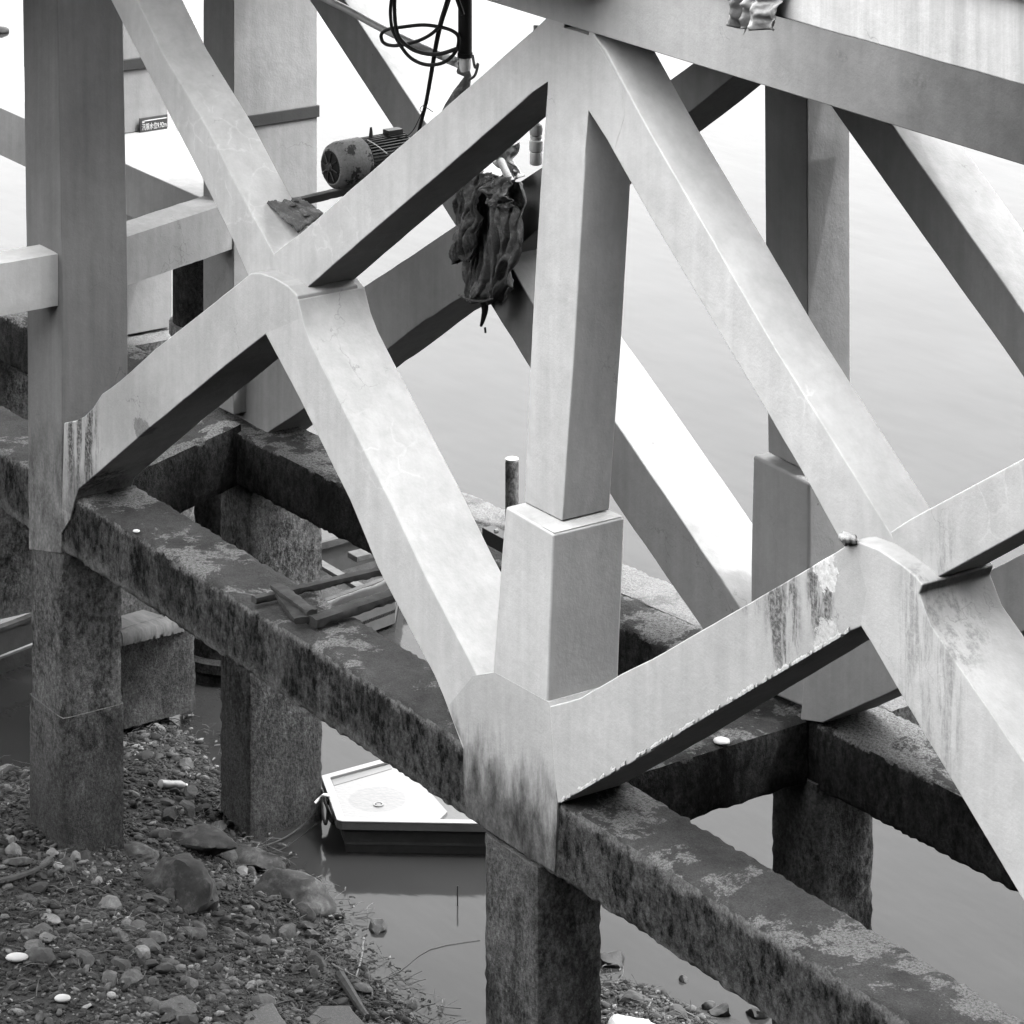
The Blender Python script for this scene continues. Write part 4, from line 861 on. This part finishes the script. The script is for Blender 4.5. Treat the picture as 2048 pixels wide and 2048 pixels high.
me.loops.add(FF.size); me.loops.foreach_set('vertex_index', FF.reshape(-1)); me.polygons.add(len(FF))
me.polygons.foreach_set('loop_start', np.arange(0, FF.size, 3)); me.update(calc_edges=True)
pn = np.array([noise.fractal(Vector((a*1.1, b*1.1, 2)), 1, 2, 3) for a, b in P_])
tone = np.clip(rg.lognormal(math.log(.019), .85, n)*np.exp(1.1*pn), .003, .2)
at = me.attributes.new('tone', 'FLOAT', 'POINT'); at.data.foreach_set('value', np.repeat(tone, len(iv)))
s = M('gravel_stone'); a_ = s.N('ShaderNodeAttribute', attribute_name='tone')
m_gravel = s.done(s.math('MULTIPLY', a_.outputs['Fac'], s.map(s.noise(60, 4, .7), .3, .7, .6, 1.4)), .85, .3)
o = link('gravel', me, m_gravel); tag(o, kind='stuff')
# straw, twigs and leaf scraps washed up among the stones
bmd = {k: bmesh.new() for k in ('a', 'b')}
def strip(bm, p, ang, ln, wd, lift):
    d = Vector((math.cos(ang), math.sin(ang), lift)).normalized()*ln; s_ = Vector((-math.sin(ang), math.cos(ang), 0))*wd
    k = Vector((rn.uniform(-.1, .1), rn.uniform(-.1, .1), rn.uniform(0, .15)))*ln
    pts = [p-d*.5, p+k, p+d*.5]; rows = []
    for i, c in enumerate(pts):
        w_ = s_*(1 if i == 1 else .55)
        rows.append([bm.verts.new(c+w_), bm.verts.new(c+Vector((0, 0, wd*1.1))), bm.verts.new(c-w_), bm.verts.new(c-Vector((0, 0, wd*.8)))])
    for i in range(2):
        for j in range(4): bm.faces.new((rows[i][j], rows[i][(j+1) % 4], rows[i+1][(j+1) % 4], rows[i+1][j]))
    bm.faces.new(rows[0][::-1]); bm.faces.new(rows[-1])
cnt = 0
cand = np.stack([rg.uniform(-12, -3, 9000), rg.uniform(-2.5, 3.8, 9000)], 1)
dx = cand[:, 0]-CAMP.x; dy = cand[:, 1]-CAMP.y; ff = -.82977*dx+.5581*dy; rr_ = (.5581*dx+.82977*dy)/ff
cand = cand[(rr_ > -.2) & (rr_ < .13) & (ff > 27.3)]; sdc = shore_sd(cand)
cand = cand[(sdc > -.35)]; sdc = shore_sd(cand); zc = ground_z(cand)
for (x, y), sdv, z in zip(cand, sdc, zc):
    near = math.exp(-(sdv/.5)**2)
    low = max(0, 1-abs((-.82977*(x-CAMP.x)+.5581*(y-CAMP.y))-31.0)/1.8)
    if rn.random() > .14+.7*near+.75*low: continue
    p = Vector((x, y, max(z, WZ)+.03))
    leaf = rn.random() < .3
    strip(bmd['a' if rn.random() < .35 else 'b'], p, rn.uniform(0, 6.28), rn.uniform(.03, .07) if leaf else rn.uniform(.06, .26), rn.uniform(.006, .014) if leaf else rn.uniform(.0015, .004), rn.uniform(-.15, .45))
m_straw = plain('pale_straw', .10, .8, .2, .4, 20); m_twig = plain('dark_twig', .03, .85, .2, .5, 20)
tag(frombm('pale_straw_litter', bmd['a'], m_straw), kind='stuff'); tag(frombm('twig_litter', bmd['b'], m_twig), kind='stuff')
# single branches
for q, r_, m_, lb in (
    ([(-9.166,-0.245,-4.100), (-9.156,0.016,-4.100), (-9.196,0.224,-4.100), (-9.275,0.414,-4.100)], .035, m_wood, 'dark curved driftwood branch lying on the gravel at the left edge'),
    ([(-5.989,1.645,-4.100), (-5.797,1.674,-4.100), (-5.637,1.711,-4.100)], .012, m_straw, 'pale thin stick pointing down to the water edge debris'),
    ([(-6.095,2.056,-4.100), (-5.902,1.911,-4.100), (-5.660,1.709,-4.100)], .014, m_straw, 'pale forked stick standing up from the water edge debris'),
    ([(-6.010,1.374,-4.100), (-6.129,1.573,-4.100)], .007, m_straw, 'short pale V-shaped straw on the gravel near the water'),
    ([(-5.686,1.554,-4.100), (-5.397,1.485,-4.100), (-5.069,1.401,-4.100), (-4.899,1.365,-4.100)], .05, m_twig, 'rotting dark branch leading down to the bottom edge beside the paving stones'),
    ([(-5.787,0.334,-4.100), (-5.732,0.611,-4.100)], .008, m_twig, 'dark thin twig lying on the left paving stone'),
    ([(-5.619,0.779,-4.100), (-5.603,1.030,-4.100), (-5.364,1.255,-4.100)], .01, m_twig, 'dark twig across the joint of the two paving stones'),
    ([(-3.780,3.807,-4.100), (-3.585,3.802,-4.100), (-3.326,3.832,-4.100)], .014, m_straw, 'bleached forked stick near the black rocks at the bottom'),
    ([(-3.672,3.560,-4.100), (-3.828,3.735,-4.100)], .010, m_straw, 'short white stick leaning on the bright white rock'),
    ([(-5.493,1.757,-4.100), (-5.404,2.023,-4.100), (-5.306,2.287,-4.100), (-5.089,2.693,-4.100)], .004, m_twig, 'long thin reed floating in the shallow water')):
    g = [on_ground(p) for p in q]; g = [Vector((p.x, p.y, max(p.z, WZ-.01)+r_+.01)) for p in g]
    o = tube('stick', g, [r_, r_*.5], m_, None, 7, sub=3); tag(o, lb, 'stick')
t = thing('plastic_bottle', 'crushed clear plastic bottle lying among the pebbles by the mottled pile', 'bottle', on_ground((-10.138,2.222,-4.100)))
p = Vector(t.location)+Vector((0, 0, .05)); d = (on_ground((-10.023,2.393,-4.100))-on_ground((-10.295,2.073,-4.100))).normalized()
lathe('bottle_body', [(-.17, .03), (-.165, .045), (-.05, .045), (-.03, .038), (.0, .044), (.10, .046), (.15, .03), (.17, .016)], p, d, m_bag, t, 16)
lathe('cap', [(.171, .019), (.195, .019)], p, d, m_white, t, 12)
